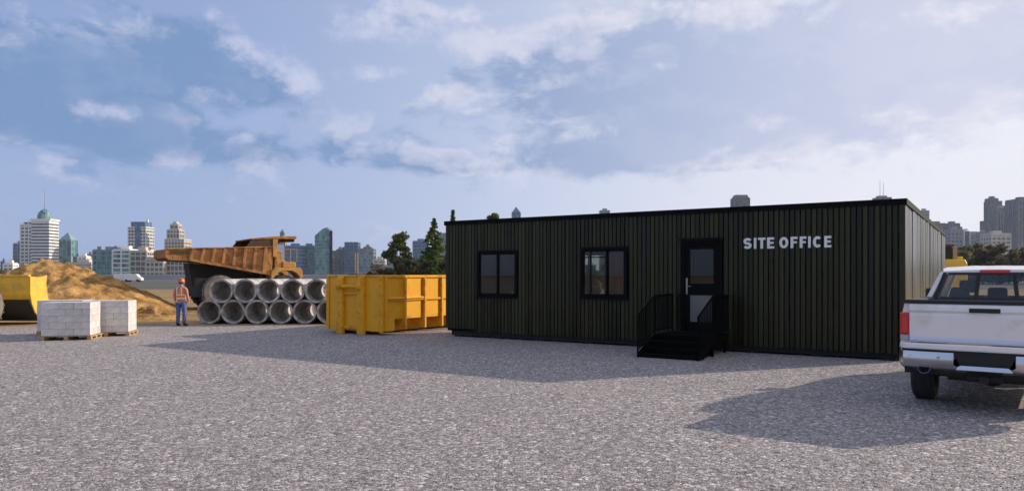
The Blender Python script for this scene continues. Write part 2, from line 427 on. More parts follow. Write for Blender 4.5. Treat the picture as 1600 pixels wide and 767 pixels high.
# ------------------------------------------------------------------ GROUND
def flat(name, pts, z, m):
    me = bpy.data.meshes.new(name); me.from_pydata([(x, y, z) for x, y in pts], [], [list(range(len(pts)))]); me.materials.append(MATS[m])
    o = ob(name, me); o['kind'] = 'structure'; return o
flat('ground', [(-4500, -1500), (4500, -1500), (4500, 5500), (-4500, 5500)], 0, 'ground')
edge_pts = [(-300, -230), (90, -230)]
xs = np.concatenate([np.linspace(90, -70, 260), np.linspace(-75, -300, 12)])
for x in xs:
    edge_pts.append((float(x), 27.4 + 0.055 * (max(x, -60) + 13) * (1 if x < -13 else 0) + 0.5 * noise.noise(Vector((x * .15, 3, 0))) + .22 * noise.noise(Vector((x * .9, 1, 0))) + .1 * noise.noise(Vector((x * 4, 5, 0)))))
flat('gravel_yard', edge_pts, .004, 'gravel')

# loose chippings lying on the gravel (real relief in the low sun)
def loose_stones():
    n = 52000
    yy = 5.2 + 17.0 * rng.random(n) ** 1.7; xx = (rng.random(n) * 2 - 1) * (yy * .74 + .6)
    s = (.0045 + .007 * rng.random(n) ** 2.0)
    base = np.array([(1, 0, 0), (0, 1, 0), (-1, 0, 0), (0, -1, 0), (0, 0, .75), (0, 0, -.4)], float)
    fc = np.array([(0, 1, 4), (1, 2, 4), (2, 3, 4), (3, 0, 4), (1, 0, 5), (2, 1, 5), (3, 2, 5), (0, 3, 5)])
    a = rng.random(n) * 2 * PI; ca, sa = np.cos(a), np.sin(a)
    V = np.repeat(base[None], n, 0) * (s[:, None, None] * (.7 + .6 * rng.random((n, 6, 1))))
    Vx = V[:, :, 0] * ca[:, None] - V[:, :, 1] * sa[:, None] * .8 + xx[:, None]
    Vy = V[:, :, 0] * sa[:, None] + V[:, :, 1] * ca[:, None] * .8 + yy[:, None]
    Vz = V[:, :, 2] + .004 + s[:, None] * .25
    vs = np.stack([Vx, Vy, Vz], 2).reshape(-1, 3)
    fs = (fc[None] + (np.arange(n) * 6)[:, None, None]).reshape(-1, 3)
    me = bpy.data.meshes.new('loose_chippings'); me.from_pydata(vs.tolist(), [], fs.tolist())
    m = bpy.data.materials.new('chipping'); m.use_nodes = True; t = m.node_tree; b = t.nodes['Principled BSDF']
    g = t.nodes.new('ShaderNodeNewGeometry'); cr = t.nodes.new('ShaderNodeValToRGB'); t.links.new(g.outputs['Random Per Island'], cr.inputs[0])
    cr.color_ramp.elements[0].color = (.17, .15, .15, 1); cr.color_ramp.elements[1].color = (.66, .60, .58, 1)
    x = cr.color_ramp.elements.new(.6); x.color = (.36, .32, .315, 1)
    t.links.new(cr.outputs[0], b.inputs['Base Color']); b.inputs['Roughness'].default_value = .8
    me.materials.append(m); o = ob('loose_chippings', me)
    tag(o, 'loose grey stone chippings scattered over the gravel yard', 'gravel', kind='stuff')
loose_stones()

# ------------------------------------------------------------------ SITE OFFICE
OA = Vector((-2.0, 22.6)); OR = math.atan2(-.543, .84); L = 12.38; HT = 3.49; DEP = 2.35  # DEP is unseen, shaped shallow so the sun gets past to the skip
ux, uy = Vector((math.cos(OR), math.sin(OR))), Vector((-math.sin(OR), math.cos(OR)))
def wx(px):  # local x on the front wall for a photo column
    u = (px - 800) / F
    # A + x*ux : (Ax + x ux.x) = u (Ay + x ux.y)
    return (u * OA.y - OA.x) / (ux.x - u * ux.y)
def wz(px, py):
    Yd = OA.y + wx(px) * ux.y
    return H + (HZ - py) / F * Yd
off_ = thing('site_office', 'long dark corrugated metal site office cabin with black roof edge', 'office building', (OA.x, OA.y, 0), OR)
w1 = (wx(746), wx(809), wz(777, 465), wz(777, 391)); w2 = (wx(907), wx(981), wz(944, 467), wz(944, 385.5))
dr = (wx(1065), wx(1129), .47, wz(1096, 374))
ZB = .17; ZT = 3.38
openings = [w1, w2, dr]
xb2 = wx(925) - 1.15; bw = (xb2 - .62, xb2 + .50, w2[2] + .02, w2[3] - .1)   # window in the rear wall
def wall_with_holes(mb, x0, x1, z0, z1, y0, y1, holes):
    xs_ = sorted({x0, x1, *[h[0] for h in holes], *[h[1] for h in holes]})
    for a, b in zip(xs_[:-1], xs_[1:]):
        hs = sorted([h for h in holes if h[0] < (a + b) / 2 < h[1]], key=lambda h: h[2]); z = z0
        for h in hs:
            if h[2] > z: mb.box(a, b, y0, y1, z, h[2])
            z = h[3]
        if z1 > z: mb.box(a, b, y0, y1, z, z1)
ins = .045
holes = [(h[0] + .05, h[1] - .05, h[2] + (.05 if h is not dr else 0), h[3] - .05) for h in openings]
mb = MB(); wall_with_holes(mb, .03, L - .03, ZB + .01, ZT, .03, .10, holes); mb.build('front_wall', 'black_trim', off_)
mb = MB(); wall_with_holes(mb, .03, 7.9, ZB + .01, ZT, DEP - .10, DEP - .03, [bw]); mb.build('rear_wall', 'black_trim', off_)
mb = MB(); wall_with_holes(mb, .11, 7.9, .45, 3.2, .104, .114, holes); wall_with_holes(mb, .11, 7.9, .45, 3.2, DEP - .114, DEP - .104, [bw])
mb.box(.10, .11, .104, DEP - .104, .45, 3.2); mb.box(7.9, 7.92, .104, DEP - .104, .45, 3.2); mb.box(.1, 7.9, .104, DEP - .104, 3.2, 3.22)
mb.build('wall_lining', 'inner_wall', off_)
box('floor', 'inner_floor', off_, .1, L - .1, .104, DEP - .104, .40, .45)
box('side_wall', 'black_trim', off_, .03, .098, .10, DEP - .10, ZB + .01, ZT)
# rear wing behind the right-hand part
WX0 = 8.1; WD = 15.9
mb = MB(); mb.box(L - .10, L - .03, .10, WD - .1, ZB + .01, ZT); mb.box(WX0 + .03, WX0 + .10, DEP - .02, WD - .1, ZB + .01, ZT); mb.box(WX0 + .03, L - .03, WD - .1, WD - .03, ZB + .01, ZT)
mb.build('wing_wall', 'black_trim', off_)
# roof: flat deck and black edge capping
mb = MB().box(.02, L - .02, .02, DEP - .02, ZT, ZT + .06).box(WX0 + .02, L - .02, DEP - .02, WD - .02, ZT, ZT + .06); mb.build('roof', 'roof_membrane', off_)
e = .05
for nm, bx_ in (('roof_edge', (-e, L + e, -e, .0, HT - .13, HT)), ('roof_edge', (L, L + e, .0, WD + e, HT - .13, HT)), ('roof_edge', (-e, 0, 0, DEP + e, HT - .13, HT)),
                ('roof_edge', (0, WX0, DEP, DEP + e, HT - .13, HT)), ('roof_edge', (WX0 - e, WX0, DEP + e, WD + e, HT - .13, HT)), ('roof_edge', (WX0, L, WD, WD + e, HT - .13, HT))):
    box(nm, 'black_trim', off_, *bx_)
# steel underframe on which the cabin stands
mb = MB()
mb.box(.15, L - .04, .07, .16, .05, ZB + .01).box(L - .16, L - .04, .16, WD - .1, .05, ZB + .01).box(.15, L - .2, DEP - .2, DEP - .1, .05, ZB).box(.15, .25, .16, DEP - .2, .05, ZB)
for x in np.linspace(.4, L - .3, 9): mb.box(x - .12, x + .12, .05, .25, 0, .05); mb.box(x - .12, x + .12, DEP - .3, DEP - .1, 0, .05)
for y in np.linspace(1, WD - .5, 9): mb.box(L - .25, L - .03, y - .12, y + .12, 0, .05)
mb.build('underframe', 'under_dark', off_)
# cladding boards, one by one
bcache = {}
def board(wid, z0, z1, loc, rz=0.0, prof=.026):
    key = (round(wid, 3), round(z0, 3), round(z1, 3), prof)
    if key not in bcache:
        s_ = min(.018, wid * .2)
        g_ = .007
        pts = [(g_, 0), (g_ + s_ * .5, -prof), (wid - g_ - s_ * .5, -prof), (wid - g_, 0), (wid - g_, .012), (g_, .012)]
        bcache[key] = MB().prism(pts, z0, z1, 'z').mesh('cladding_board', 'cladding')
    o = ob('cladding_board', bcache[key], off_, loc=loc); o.rotation_euler = (random.gauss(0, .0016), 0, rz + random.gauss(0, .022)); return o
P = .1179; nb = int(round(L / P)); P = L / nb
for i in range(nb):
    a, b = i * P, (i + 1) * P
    z0 = ZB + .085 if b < wx(746) else ZB
    hs = [h for h in openings if h[0] < b - .02 and h[1] > a + .02]
    zt = HT - .13
    if not hs: board(P, z0, zt, (a, .016, 0))
    else:
        h = hs[0]
        aa, bb = a, b
        board(P, h[3] - .03, zt, (a, .016, 0))
        if h is not dr: board(P, z0, h[2] + .03, (a, .016, 0))
        else: board(P, z0, h[2] - .05, (a, .016, 0))
nsd = 36; PS = WD / nsd
for i in range(nsd): board(PS, ZB, HT - .13, (L - .016, i * PS, 0), PI / 2, .034)
for i in range(7): board(DEP / 7, ZB + .085, HT - .13, (.016, DEP - i * DEP / 7, 0), -PI / 2, .034)
nr = 18
for i in range(nr):
    a = WX0 - i * WX0 / nr
    if bw[0] - .45 < a - WX0 / nr / 2 < bw[1] + .45 and (a > bw[0] and a - WX0 / nr < bw[1]):
        board(WX0 / nr, ZB, bw[2], (a, DEP - .016, 0), PI, .034); board(WX0 / nr, bw[3], HT - .13, (a, DEP - .016, 0), PI, .034)
    else: board(WX0 / nr, ZB, HT - .13, (a, DEP - .016, 0), PI, .034)
for i in range(29):
    y = DEP + (WD - DEP) * (i + 1) / 29; board((WD - DEP) / 29, ZB, HT - .13, (WX0 + .016, y, 0), -PI / 2, .034)
for i in range(10): board((L - WX0) / 10, ZB, HT - .13, (L - i * (L - WX0) / 10, WD - .016, 0), PI, .034)
# corner posts
for c in ((-.012, -.012), (L - .045, -.012)):
    box('corner_post', 'cladding', off_, c[0], c[0] + .057, c[1], c[1] + .045, ZB + (.085 if c[0] < 1 else 0), HT - .13)
# windows
def frame_box(mb, x0, x1, z0, z1, t, y0, y1, tb=None):
    tb = tb or t
    mb.box(x0, x0 + t, y0, y1, z0, z1).box(x1 - t, x1, y0, y1, z0, z1).box(x0 + t, x1 - t, y0, y1, z0, z0 + tb).box(x0 + t, x1 - t, y0, y1, z1 - tb, z1)
def off_window(h, split, fr=.085):
    x0, x1, z0, z1 = h
    mbf = MB(); frame_box(mbf, x0, x1, z0, z1, fr, -.045, .12); wf = mbf.build('window', 'black_frame', off_, bevel=.006)
    xm = x0 + (x1 - x0) * split
    mbs = MB(); frame_box(mbs, x0 + fr, xm + .03, z0 + fr, z1 - fr, .045, -.022, .014); mbs.build('sash', 'black_frame', wf, bevel=.004)
    mbs = MB(); frame_box(mbs, xm - .03, x1 - fr, z0 + fr, z1 - fr, .045, .018, .05); mbs.build('sash', 'black_frame', wf, bevel=.004)
    box('pane', 'window_glass', wf, x0 + fr + .045, xm - .015, -.008, -.002, z0 + fr + .045, z1 - fr - .045)
    box('pane', 'window_glass', wf, xm + .015, x1 - fr - .045, .030, .036, z0 + fr + .045, z1 - fr - .045)
    box('sill', 'black_frame', wf, x0 - .02, x1 + .02, -.075, -.046, z0 - .02, z0 + .02)
    return wf, xm
wf1, xm = off_window(w1, .5)
box('blind', 'blind_grey', wf1, w1[0] + .05, w1[1] - .05, .16, .175, w1[2] + .02, w1[3] - .02)
box('cup', 'letter_white', wf1, w1[1] - .30, w1[1] - .20, .123, .155, w1[2] + .10, w1[2] + .17, bevel=.01)
wf2, xm = off_window(w2, .56)
MB().prism([(xm + .0 + k * .04, .17 + .02 * (k % 2)) for k in range(int((w2[1] - xm) / .04) + 1)] + [(w2[1], .22), (xm, .22)], w2[2] + .03, w2[3] - .03, 'z').build('curtain', 'blind_brown', wf2)
# inner glazing bars seen in the left sash
box('glazing_bar', 'black_frame', wf2, w2[0] + .30, w2[0] + .335, -.02, .012, w2[2] + .12, w2[3] - .12)
box('glazing_bar', 'black_frame', wf2, w2[0] + .12, xm - .02, -.021, .013, w2[3] - .29, w2[3] - .26)
# rear window
mbf = MB(); frame_box(mbf, bw[0], bw[1], bw[2], bw[3], .06, DEP - .13, DEP + .02); rw = mbf.build('rear_window', 'black_frame', off_)
box('pane', 'clear_glass', rw, bw[0] + .06, bw[1] - .06, DEP - .05, DEP - .044, bw[2] + .06, bw[3] - .06)
box('mullion', 'black_frame', rw, bw[0] + .5, bw[0] + .55, DEP - .1, DEP - .0, bw[2] + .06, bw[3] - .06)
# door
x0, x1, z0, z1 = dr
mbf = MB(); mbf.box(x0, x0 + .09, -.05, .12, z0, z1).box(x1 - .09, x1, -.05, .12, z0, z1).box(x0 + .09, x1 - .09, -.05, .12, z1 - .15, z1).box(x0, x1, -.08, .12, z0 - .05, z0)
box('door_canopy', 'black_frame', off_, x0 - .04, x1 + .04, -.12, -.052, z1 - .03, z1 + .03)
mbf.build('door_frame', 'black_frame', off_, bevel=.006)
gu = (wx(1078), wx(1115), wz(1097, 443), wz(1097, 389.5)); gl = (wx(1078), wx(1115), wz(1097, 503), wz(1097, 461))
mb = MB(); wall_with_holes(mb, x0 + .095, x1 - .095, z0 + .005, z1 - .155, -.01, .05, [gl, gu]); door = mb.build('door', 'black_frame', off_)
box('upper_pane', 'window_glass', door, gu[0], gu[1], .01, .018, gu[2], gu[3])
box('lower_pane', 'pane_reflection', door, gl[0], gl[1], .01, .018, gl[2], gl[3])  # reflection in the lower pane put into an opaque grey colour
mb = MB(); hx = x0 + .14; mb.box(hx - .02, hx + .02, -.018, -.01, 1.38, 1.78).tube([(hx, -.018, 1.58), (hx, -.07, 1.58), (hx + .13, -.07, 1.58)], .012); mb.build('door_handle', 'handle_steel', door)
# SITE OFFICE lettering
def stroke(path, w_, closed=False):
    n = len(path); l_, r_ = [], []
    for i, p in enumerate(path):
        a = path[i - 1] if (i > 0 or closed) else p; b = path[(i + 1) % n] if (i < n - 1 or closed) else p
        dx, dz = b[0] - a[0], b[1] - a[1]; q = math.hypot(dx, dz) or 1
        l_.append((p[0] - dz / q * w_ / 2, p[1] + dx / q * w_ / 2)); r_.append((p[0] + dz / q * w_ / 2, p[1] - dx / q * w_ / 2))
    return l_, r_
def arc(cx, cz, rx, rz, a0, a1, n=14): return [(cx + rx * math.cos(R(a0 + (a1 - a0) * k / n)), cz + rz * math.sin(R(a0 + (a1 - a0) * k / n))) for k in range(n + 1)]
def letter(ch, W, Hh, t=.059):
    mb = MB(); d0, d1 = 0, .03; hh = t / 2
    def st(path, w_=t, closed=False):
        l_, r_ = stroke(path, w_, closed); n = len(path)
        rings = [[(l_[i][0], d0, l_[i][1]), (r_[i][0], d0, r_[i][1]), (r_[i][0], d1, r_[i][1]), (l_[i][0], d1, l_[i][1])] for i in range(n)]
        if closed: rings.append(rings[0])
        mb.loft(rings, caps=not closed)
    def bar(a, b, c, d, e_=0): mb.box(a, b, d0 + e_, d1, c, d)
    if ch == 'I': bar(0, W, 0, Hh)
    elif ch == 'T': bar(W / 2 - hh, W / 2 + hh, 0, Hh - t * .9); bar(0, W, Hh - t * .9, Hh)
    elif ch in 'EF':
        bar(0, t, 0, Hh); bar(t, W, Hh - t * .88, Hh); bar(t, W * .92, Hh / 2 - t * .36, Hh / 2 + t * .44)
        if ch == 'E': bar(t, W, 0, t * .88)
    elif ch == 'O': st(arc(W / 2, Hh / 2, W / 2 - hh, Hh / 2 - hh, 0, 360, 28)[:-1], closed=True)
    elif ch == 'C': st(arc(W / 2 + .005, Hh / 2, W / 2 - hh, Hh / 2 - hh, 42, 318, 24))
    elif ch == 'S':
        r_ = (Hh - t) / 4
        st(arc(W / 2, Hh - hh - r_, W / 2 - hh, r_, 20, 255, 16) + arc(W / 2, hh + r_, W / 2 - hh, r_, 75, -160, 16))
    return mb
seqs = [('S', 597, 634), ('I', 645, 656), ('T', 664, 698), ('E', 706, 738), ('O', 762, 803), ('F', 814, 845), ('F', 856, 886), ('I', 895, 906), ('C', 916, 957), ('E', 969, 1001)]
for ch, a, b in seqs:
    pa, pb = 960 + a * .33898, 960 + b * .33898
    xa, xb_ = wx(pa), wx(pb)
    pm = (pa + pb) / 2; zt_ = 2.735; zb_ = 2.475
    mbl = letter(ch, xb_ - xa, zt_ - zb_); lo_ = mbl.build('letter', 'letter_white', off_, loc=(xa, -.045, zb_)); lo_['label'] = 'white raised letter ' + ch + ' of the words SITE OFFICE'

# entrance steps
lx0, lx1 = wx(1053), wx(1141.5); LZ = .46
st_ = thing('entrance_steps', 'black metal entrance steps with railings in front of the office door', 'steps', (OA.x, OA.y, 0), OR)
box('landing', 'steps_black', st_, lx0 + .03, lx1 - .03, -1.3, -.12, LZ - .05, LZ, bevel=.004)
for k, (ya, zz) in enumerate(((-1.62, .32), (-1.94, .19), (-2.26, .07))):
    mb = MB().box(lx0 + .05, lx1 - .05, ya, ya + .30, zz - .03, zz); mb.box(lx0 + .05, lx1 - .05, ya, ya + .02, zz - .06, zz - .03)
    mb.build('tread', 'steps_black', st_)
for x in (lx0, lx1 - .03):
    MB().prism([(-2.32, 0), (-2.32, .10), (-1.32, LZ), (-.12, LZ), (-.12, LZ - .16), (-1.25, LZ - .16), (-2.0, 0)], x, x + .028, 'x').build('stringer', 'steps_black', st_)
    rail = MB(); xc = x + .014
    rail.tube([(xc, -2.3, 0), (xc, -2.3, .95), (xc, -1.3, 1.37), (xc, -.12, 1.37)], .024, 8)
    rail.tube([(xc, -1.3, 0), (xc, -1.3, 1.37)], .022, 6).tube([(xc, -.14, LZ), (xc, -.14, 1.37)], .022, 6)
    rail.tube([(xc, -2.3, .17), (xc, -1.3, LZ + .09), (xc, -.12, LZ + .09)], .014, 6)
    rl = rail.build('railing', 'steps_black', st_)
    for y in np.arange(-2.2, -.2, .105):
        if abs(y + 1.3) < .04: continue
        if y < -1.3: t = (y + 2.3) / 1.0; zt_ = .95 + t * .42; zb_ = .17 + t * (LZ + .09 - .17)
        else: zt_, zb_ = 1.37, LZ + .09
        MB().box(xc - .011, xc + .011, y - .011, y + .011, zb_, zt_).build('baluster', 'steps_black', rl)
mb = MB()
for x in (lx0 + .05, lx1 - .10):
    for y in (-1.25, -.25): mb.box(x, x + .05, y, y + .05, 0, LZ - .05)
mb.build('leg_frame', 'steps_black', st_)
mb = MB().box(lx0 + .1, lx1 - .1, -1.28, -1.26, .02, LZ - .06).box(lx0 + .06, lx1 - .06, -1.60, -1.58, .02, .28).box(lx0 + .06, lx1 - .06, -1.92, -1.90, .02, .15); mb.build('riser_panel', 'steps_black', st_)

# ------------------------------------------------------------------ YELLOW SKIP CONTAINER
cx, cy = -3.97, 22.75; Wc = 2.37; Lc = 6.0; HC = 1.86
corner = Vector((cx, cy)) - ux * Wc
sk = thing('skip_container', 'yellow roll-off steel skip container beside the dark office', 'skip container', (corner.x, corner.y, 0), OR)
zb = .12
m = 'yellow_paint'
box('end_wall', m, sk, 0, Wc, 0, .05, zb, HC - .06)
box('side_wall', m, sk, Wc - .05, Wc, .05, Lc, zb + .45, HC - .06)
box('side_wall', m, sk, 0, .05, .05, Lc, zb, HC - .06)
box('rear_door', m, sk, .05, Wc - .05, Lc - .05, Lc, zb + .05, HC - .06)
box('floor', m, sk, .05, Wc - .05, .05, Lc - .05, zb + .40, zb + .45)
box('lower_plate', m, sk, Wc - .052, Wc - .002, .05, .55, zb, zb + .448)
mb = MB(); mb.box(-.04, Wc + .04, -.04, .06, HC - .06, HC).box(Wc - .03, Wc + .05, .06, Lc, HC - .085, HC - .001).box(-.05, .03, .06, Lc, HC - .085, HC - .001).box(.03, Wc - .03, Lc - .06, Lc + .02, HC - .06, HC)
mb.build('top_rim', 'yellow_frame', sk, bevel=.012)
# ribs on the long side (each its own part)
ry = [.06, .95, 1.92, 2.82, 3.75, 4.7, 5.6]
for y in ry:
    MB().box(Wc + .001, Wc + .085, y, y + .09, zb + .02, HC - .09).build('side_rib', 'yellow_frame', sk, bevel=.008)
    MB().box(-.085, -.001, y, y + .09, zb + .02, HC - .09).build('side_rib', 'yellow_frame', sk, bevel=.008)
    if y < 5: MB().prism([(Wc - .9, zb + .40), (Wc, zb + .40), (Wc, zb + .02)], y + .02, y + .06, 'y').build('gusset', 'yellow_frame', sk)
box('side_rail', 'yellow_frame', sk, Wc + .002, Wc + .055, .15, Lc - .1, 1.05, 1.12, bevel=.006)
MB().prism([(Wc + .002, 1.12), (Wc + .10, 1.12), (Wc + .05, 1.17), (Wc + .002, 1.17)], .15, 1.9, 'y').build('step_ledge', 'yellow_frame', sk)
box('bottom_rail', 'yellow_frame', sk, Wc - .12, Wc - .002, .55, Lc, zb + .36, zb + .448)
# hook frame on the end: two uprights with rounded heads, cross tube, side returns
for x in (.52, 1.42):
    MB().prism([(-.16, 0), (-.16, HC - .20), (-.12, HC - .06), (-.04, HC - .03), (-.002, HC - .03), (-.002, 0)], x, x + .26, 'x').build('hook_post', 'yellow_frame', sk, bevel=.02)
    MB().lathe([(0.0, 0), (.13, 0), (.13, .16), (0, .16)], (x + .05, -.12, HC - .36), 'x', 16).build('hook_boss', 'yellow_frame', sk)
MB().tube([(.60, -.14, HC - .36), (1.60, -.14, HC - .36)], .06, 12).build('hook_bar', 'yellow_frame', sk, smooth=True)
box('cross_beam', 'yellow_frame', sk, .79, 1.41, -.07, -.003, HC - .62, HC - .53, bevel=.01)
box('cross_beam', 'yellow_frame', sk, .79, 1.41, -.07, -.003, .16, .28, bevel=.01)
MB().box(-.03, .09, -.05, -.002, zb, HC - .06).build('corner_post', 'yellow_frame', sk, bevel=.01)
MB().box(Wc - .10, Wc + .03, -.05, -.002, zb - .03, HC - .06).build('corner_post', 'yellow_frame', sk, bevel=.01)
for x in (.55, 1.45):
    MB().box(x, x + .2, .2, Lc - .1, 0.05, zb + .40).build('runner', 'yellow_frame', sk)
    MB().lathe([(0, 0), (.12, 0), (.12, .24), (0, .24)], (x - .02, .12, .12), 'x', 16).build('roller', 'chassis_black', sk)

# ------------------------------------------------------------------ CONCRETE BLOCK STACKS ON PALLETS
BW, BD, BH = .42, .25, .188
blk = MB().box(.002, BW - .003, .002, BD - .003, .001, BH - .003); blk_me = blk.mesh('block', 'concrete_block')
half_me = MB().box(.002, BW / 2 - .003, .002, BD - .003, .001, BH - .003).mesh('block', 'concrete_block')
deck_me = MB().box(0, 1.30, 0, .11, 0, .022).mesh('deck_board', 'pallet_wood')
str_me = MB().box(0, .10, 0, 1.06, 0, .022).mesh('stringer', 'pallet_wood'); ft_me = MB().box(0, .10, 0, .14, 0, .085).mesh('foot', 'pallet_wood')
def pallet_stack(x, y, rz, lab, plab, side_n=4):
    p = thing('pallet', plab, 'pallet', (x, y, .006), rz, 'wooden pallets under the block stacks')
    ca, sa = math.cos(rz), math.sin(rz)
    for k in range(6):
        ob('deck_board', deck_me, p, loc=(-1.28, k * .187, .107 + .0))
    for xx in (-1.28, -.68, -.08):
        ob('stringer', str_me, p, loc=(xx, 0, .0)); ob('stringer', str_me, p, loc=(xx, 0, .0845 + .0))
        for yy in (0, .46, .92): ob('foot', MB_foot, p, loc=(xx, yy, .0225))
    s = thing('block_stack', lab, 'block stack', (x, y, .137), rz, 'stacks of grey concrete blocks on pallets')
    for c in range(5):
        for r_ in range(4):
            y0 = r_ * BD + .02; j = lambda: random.uniform(-.004, .004)
            if (c + r_) % 2 == 0:
                for k in range(3): o = ob('block', blk_me, s, loc=(-1.27 + k * BW + j(), y0 + j(), c * BH)); o.rotation_euler = (0, 0, random.uniform(-.006, .006))
            else:
                for q, (xx, me) in enumerate(((0, half_me), (BW / 2, blk_me), (BW * 1.5, blk_me), (BW * 2.5, half_me))):
                    o = ob('block', me, s, loc=(-1.27 + xx + j(), y0 + j(), c * BH)); o.rotation_euler = (0, 0, random.uniform(-.006, .006))
MB_foot = MB().box(0, .10, 0, .14, 0, .0615).mesh('foot', 'pallet_wood')
GX = lambda px, Yd: (px - 800) / F * Yd
rzp = math.atan2(.24, .97)
pallet_stack(GX(141, 21.25), 21.25, rzp, 'grey concrete block stack nearest the camera, in front of the other two', 'wooden pallet under the nearest block stack')
pallet_stack(GX(128, 22.9), 22.95, rzp, 'concrete block stack almost hidden behind the nearest one, only its left edge showing', 'wooden pallet at the back left, mostly hidden behind the nearest pallet')
pallet_stack(GX(201, 22.6), 22.6, rzp, 'grey concrete block stack on the right, nearest the dirt mound side and the worker', 'wooden pallet under the right-hand block stack')

# ------------------------------------------------------------------ CONCRETE PIPES
PR = .455; PY = 28.2; PL = 2.45
prof = [(PR, 0), (PR, PL - .12), (PR - .03, PL - .12), (PR - .03, PL), (PR - .075, PL), (PR - .075, .01), (PR - .06, 0)]
pipe_me = MB().lathe(prof, (0, 0, 0), 'y', 40).mesh('concrete_pipe', 'pipe_concrete', True); pipe_me.set_sharp_from_angle(angle=R(38))
ords = ['first', 'second', 'third', 'fourth', 'fifth', 'sixth']
xs_b = [GX(326.5 + 37.3 * k, PY) for k in range(6)]
for k, x in enumerate(xs_b):
    o = ob('concrete_pipe', pipe_me, loc=(x, PY, PR + .01)); o.rotation_euler = (0, random.uniform(0, 6), 0)
    tag(o, ['leftmost pipe of the bottom row, beside the worker', 'second pipe from the left in the bottom row', 'third pipe from the left in the bottom row', 'fourth pipe from the left in the bottom row', 'fifth pipe from the left in the bottom row', 'bottom row pipe half hidden behind the yellow skip'][k], 'concrete pipe', 'concrete pipes stacked in two rows')
for k in range(5):
    x = GX(359.5 + 36.0 * k, PY); dx = (xs_b[1] - xs_b[0]) / 2
    x = (xs_b[k] + xs_b[k + 1]) / 2 + .36
    x = xs_b[k] + dx + .0
    o = ob('concrete_pipe', pipe_me, loc=(x, PY + random.uniform(-.04, .04), PR + .01 + math.sqrt((2 * PR) ** 2 - dx * dx))); o.rotation_euler = (0, random.uniform(0, 6), 0)
    tag(o, ['leftmost pipe of the top row, in front of the truck wheel', 'second pipe from the left in the top row', 'third pipe from the left in the top row', 'fourth pipe from the left in the top row', 'top row pipe partly hidden behind the yellow skip'][k], 'concrete pipe', 'concrete pipes stacked in two rows')

# ------------------------------------------------------------------ SOIL MOUND
def mound():
    cxm, cym = GX(72, 37.5), 38.2; nx_, ny_ = 150, 90; rx, ry_ = 6.9, 6.0
    vs, fs = [], []
    for j in range(ny_):
        for i in range(nx_):
            x = -rx + 2 * rx * i / (nx_ - 1); y = -ry_ + 2 * ry_ * j / (ny_ - 1)
            q = math.hypot(x / (rx * .93), y / (ry_ * .9))
            h = 2.75 * max(0, 1 - q) ** .98
            h = min(h, 2.25 + .25 * max(0, 1 - q) - .03 * abs(x)) if h > 2.0 else h
            h += max(0, 1 - q) * .55 * (noise.fractal(Vector((x * .5, y * .5, 1)), 1.0, 2.0, 3)) * .55
            h += .22 * noise.fractal(Vector((x * 1.9, y * 1.9, 5)), .7, 2.1, 6) * min(1, max(0, 1.02 - q) * 2.2)
            #h += .25 * max(0, 1.15 - abs(q - .98) * 5) * max(0, noise.noise(Vector((x * .9, y * .9, 9)))) * (1 if q < 1.06 else 0)
            h = h - .06 * max(0, min(1, (q - .9) * 6))
            if i in (0, nx_ - 1) or j in (0, ny_ - 1) or q > 1.07: h = -.05
            vs.append((x, y, max(h, -.05) + .0)); 
    for j in range(ny_ - 1):
        for i in range(nx_ - 1):
            a = j * nx_ + i; fs.append((a, a + 1, a + nx_ + 1, a + nx_))
    me = bpy.data.meshes.new('dirt_mound'); me.from_pydata(vs, [], fs); me.materials.append(MATS['soil']); me.polygons.foreach_set('use_smooth', [True] * len(me.polygons))
    o = ob('dirt_mound', me, loc=(cxm, cym, 0)); tag(o, 'large mound of excavated brown soil behind the block stacks', 'dirt mound')
mound()
def spoil(name, x, y, sx_, sy, h, seed):
    n = 40; vs, fs = [], []
    for j in range(n):
        for i in range(n):
            u, v = -1 + 2 * i / (n - 1), -1 + 2 * j / (n - 1); q = math.hypot(u, v)
            z = h * max(0, 1 - q * q) * (.5 + .8 * abs(noise.fractal(Vector((u * 3, v * 3, seed)), .8, 2, 4))) - .03
            vs.append((u * sx_, v * sy, z))
    for j in range(n - 1):
        for i in range(n - 1): a = j * n + i; fs.append((a, a + 1, a + n + 1, a + n))
    me = bpy.data.meshes.new(name); me.from_pydata(vs, [], fs); me.materials.append(MATS['soil']); me.polygons.foreach_set('use_smooth', [True] * len(me.polygons))
    return ob(name, me, loc=(x, y, 0))
tag(spoil('spoil_heap', GX(232, 33), 33.2, 1.5, 1.1, .55, 3), 'low lumpy heap of spoil at the right foot of the mound', 'spoil heap')
tag(spoil('spoil_heap', GX(195, 31), 31, 2.6, 1.2, .35, 5), 'flat spread of loose soil behind the right block stack', 'spoil heap')
tag(spoil('spoil_heap', GX(262, 36), 36.5, 1.6, 1.0, .25, 8), 'small earth hump left of the worker and truck wheels', 'spoil heap')

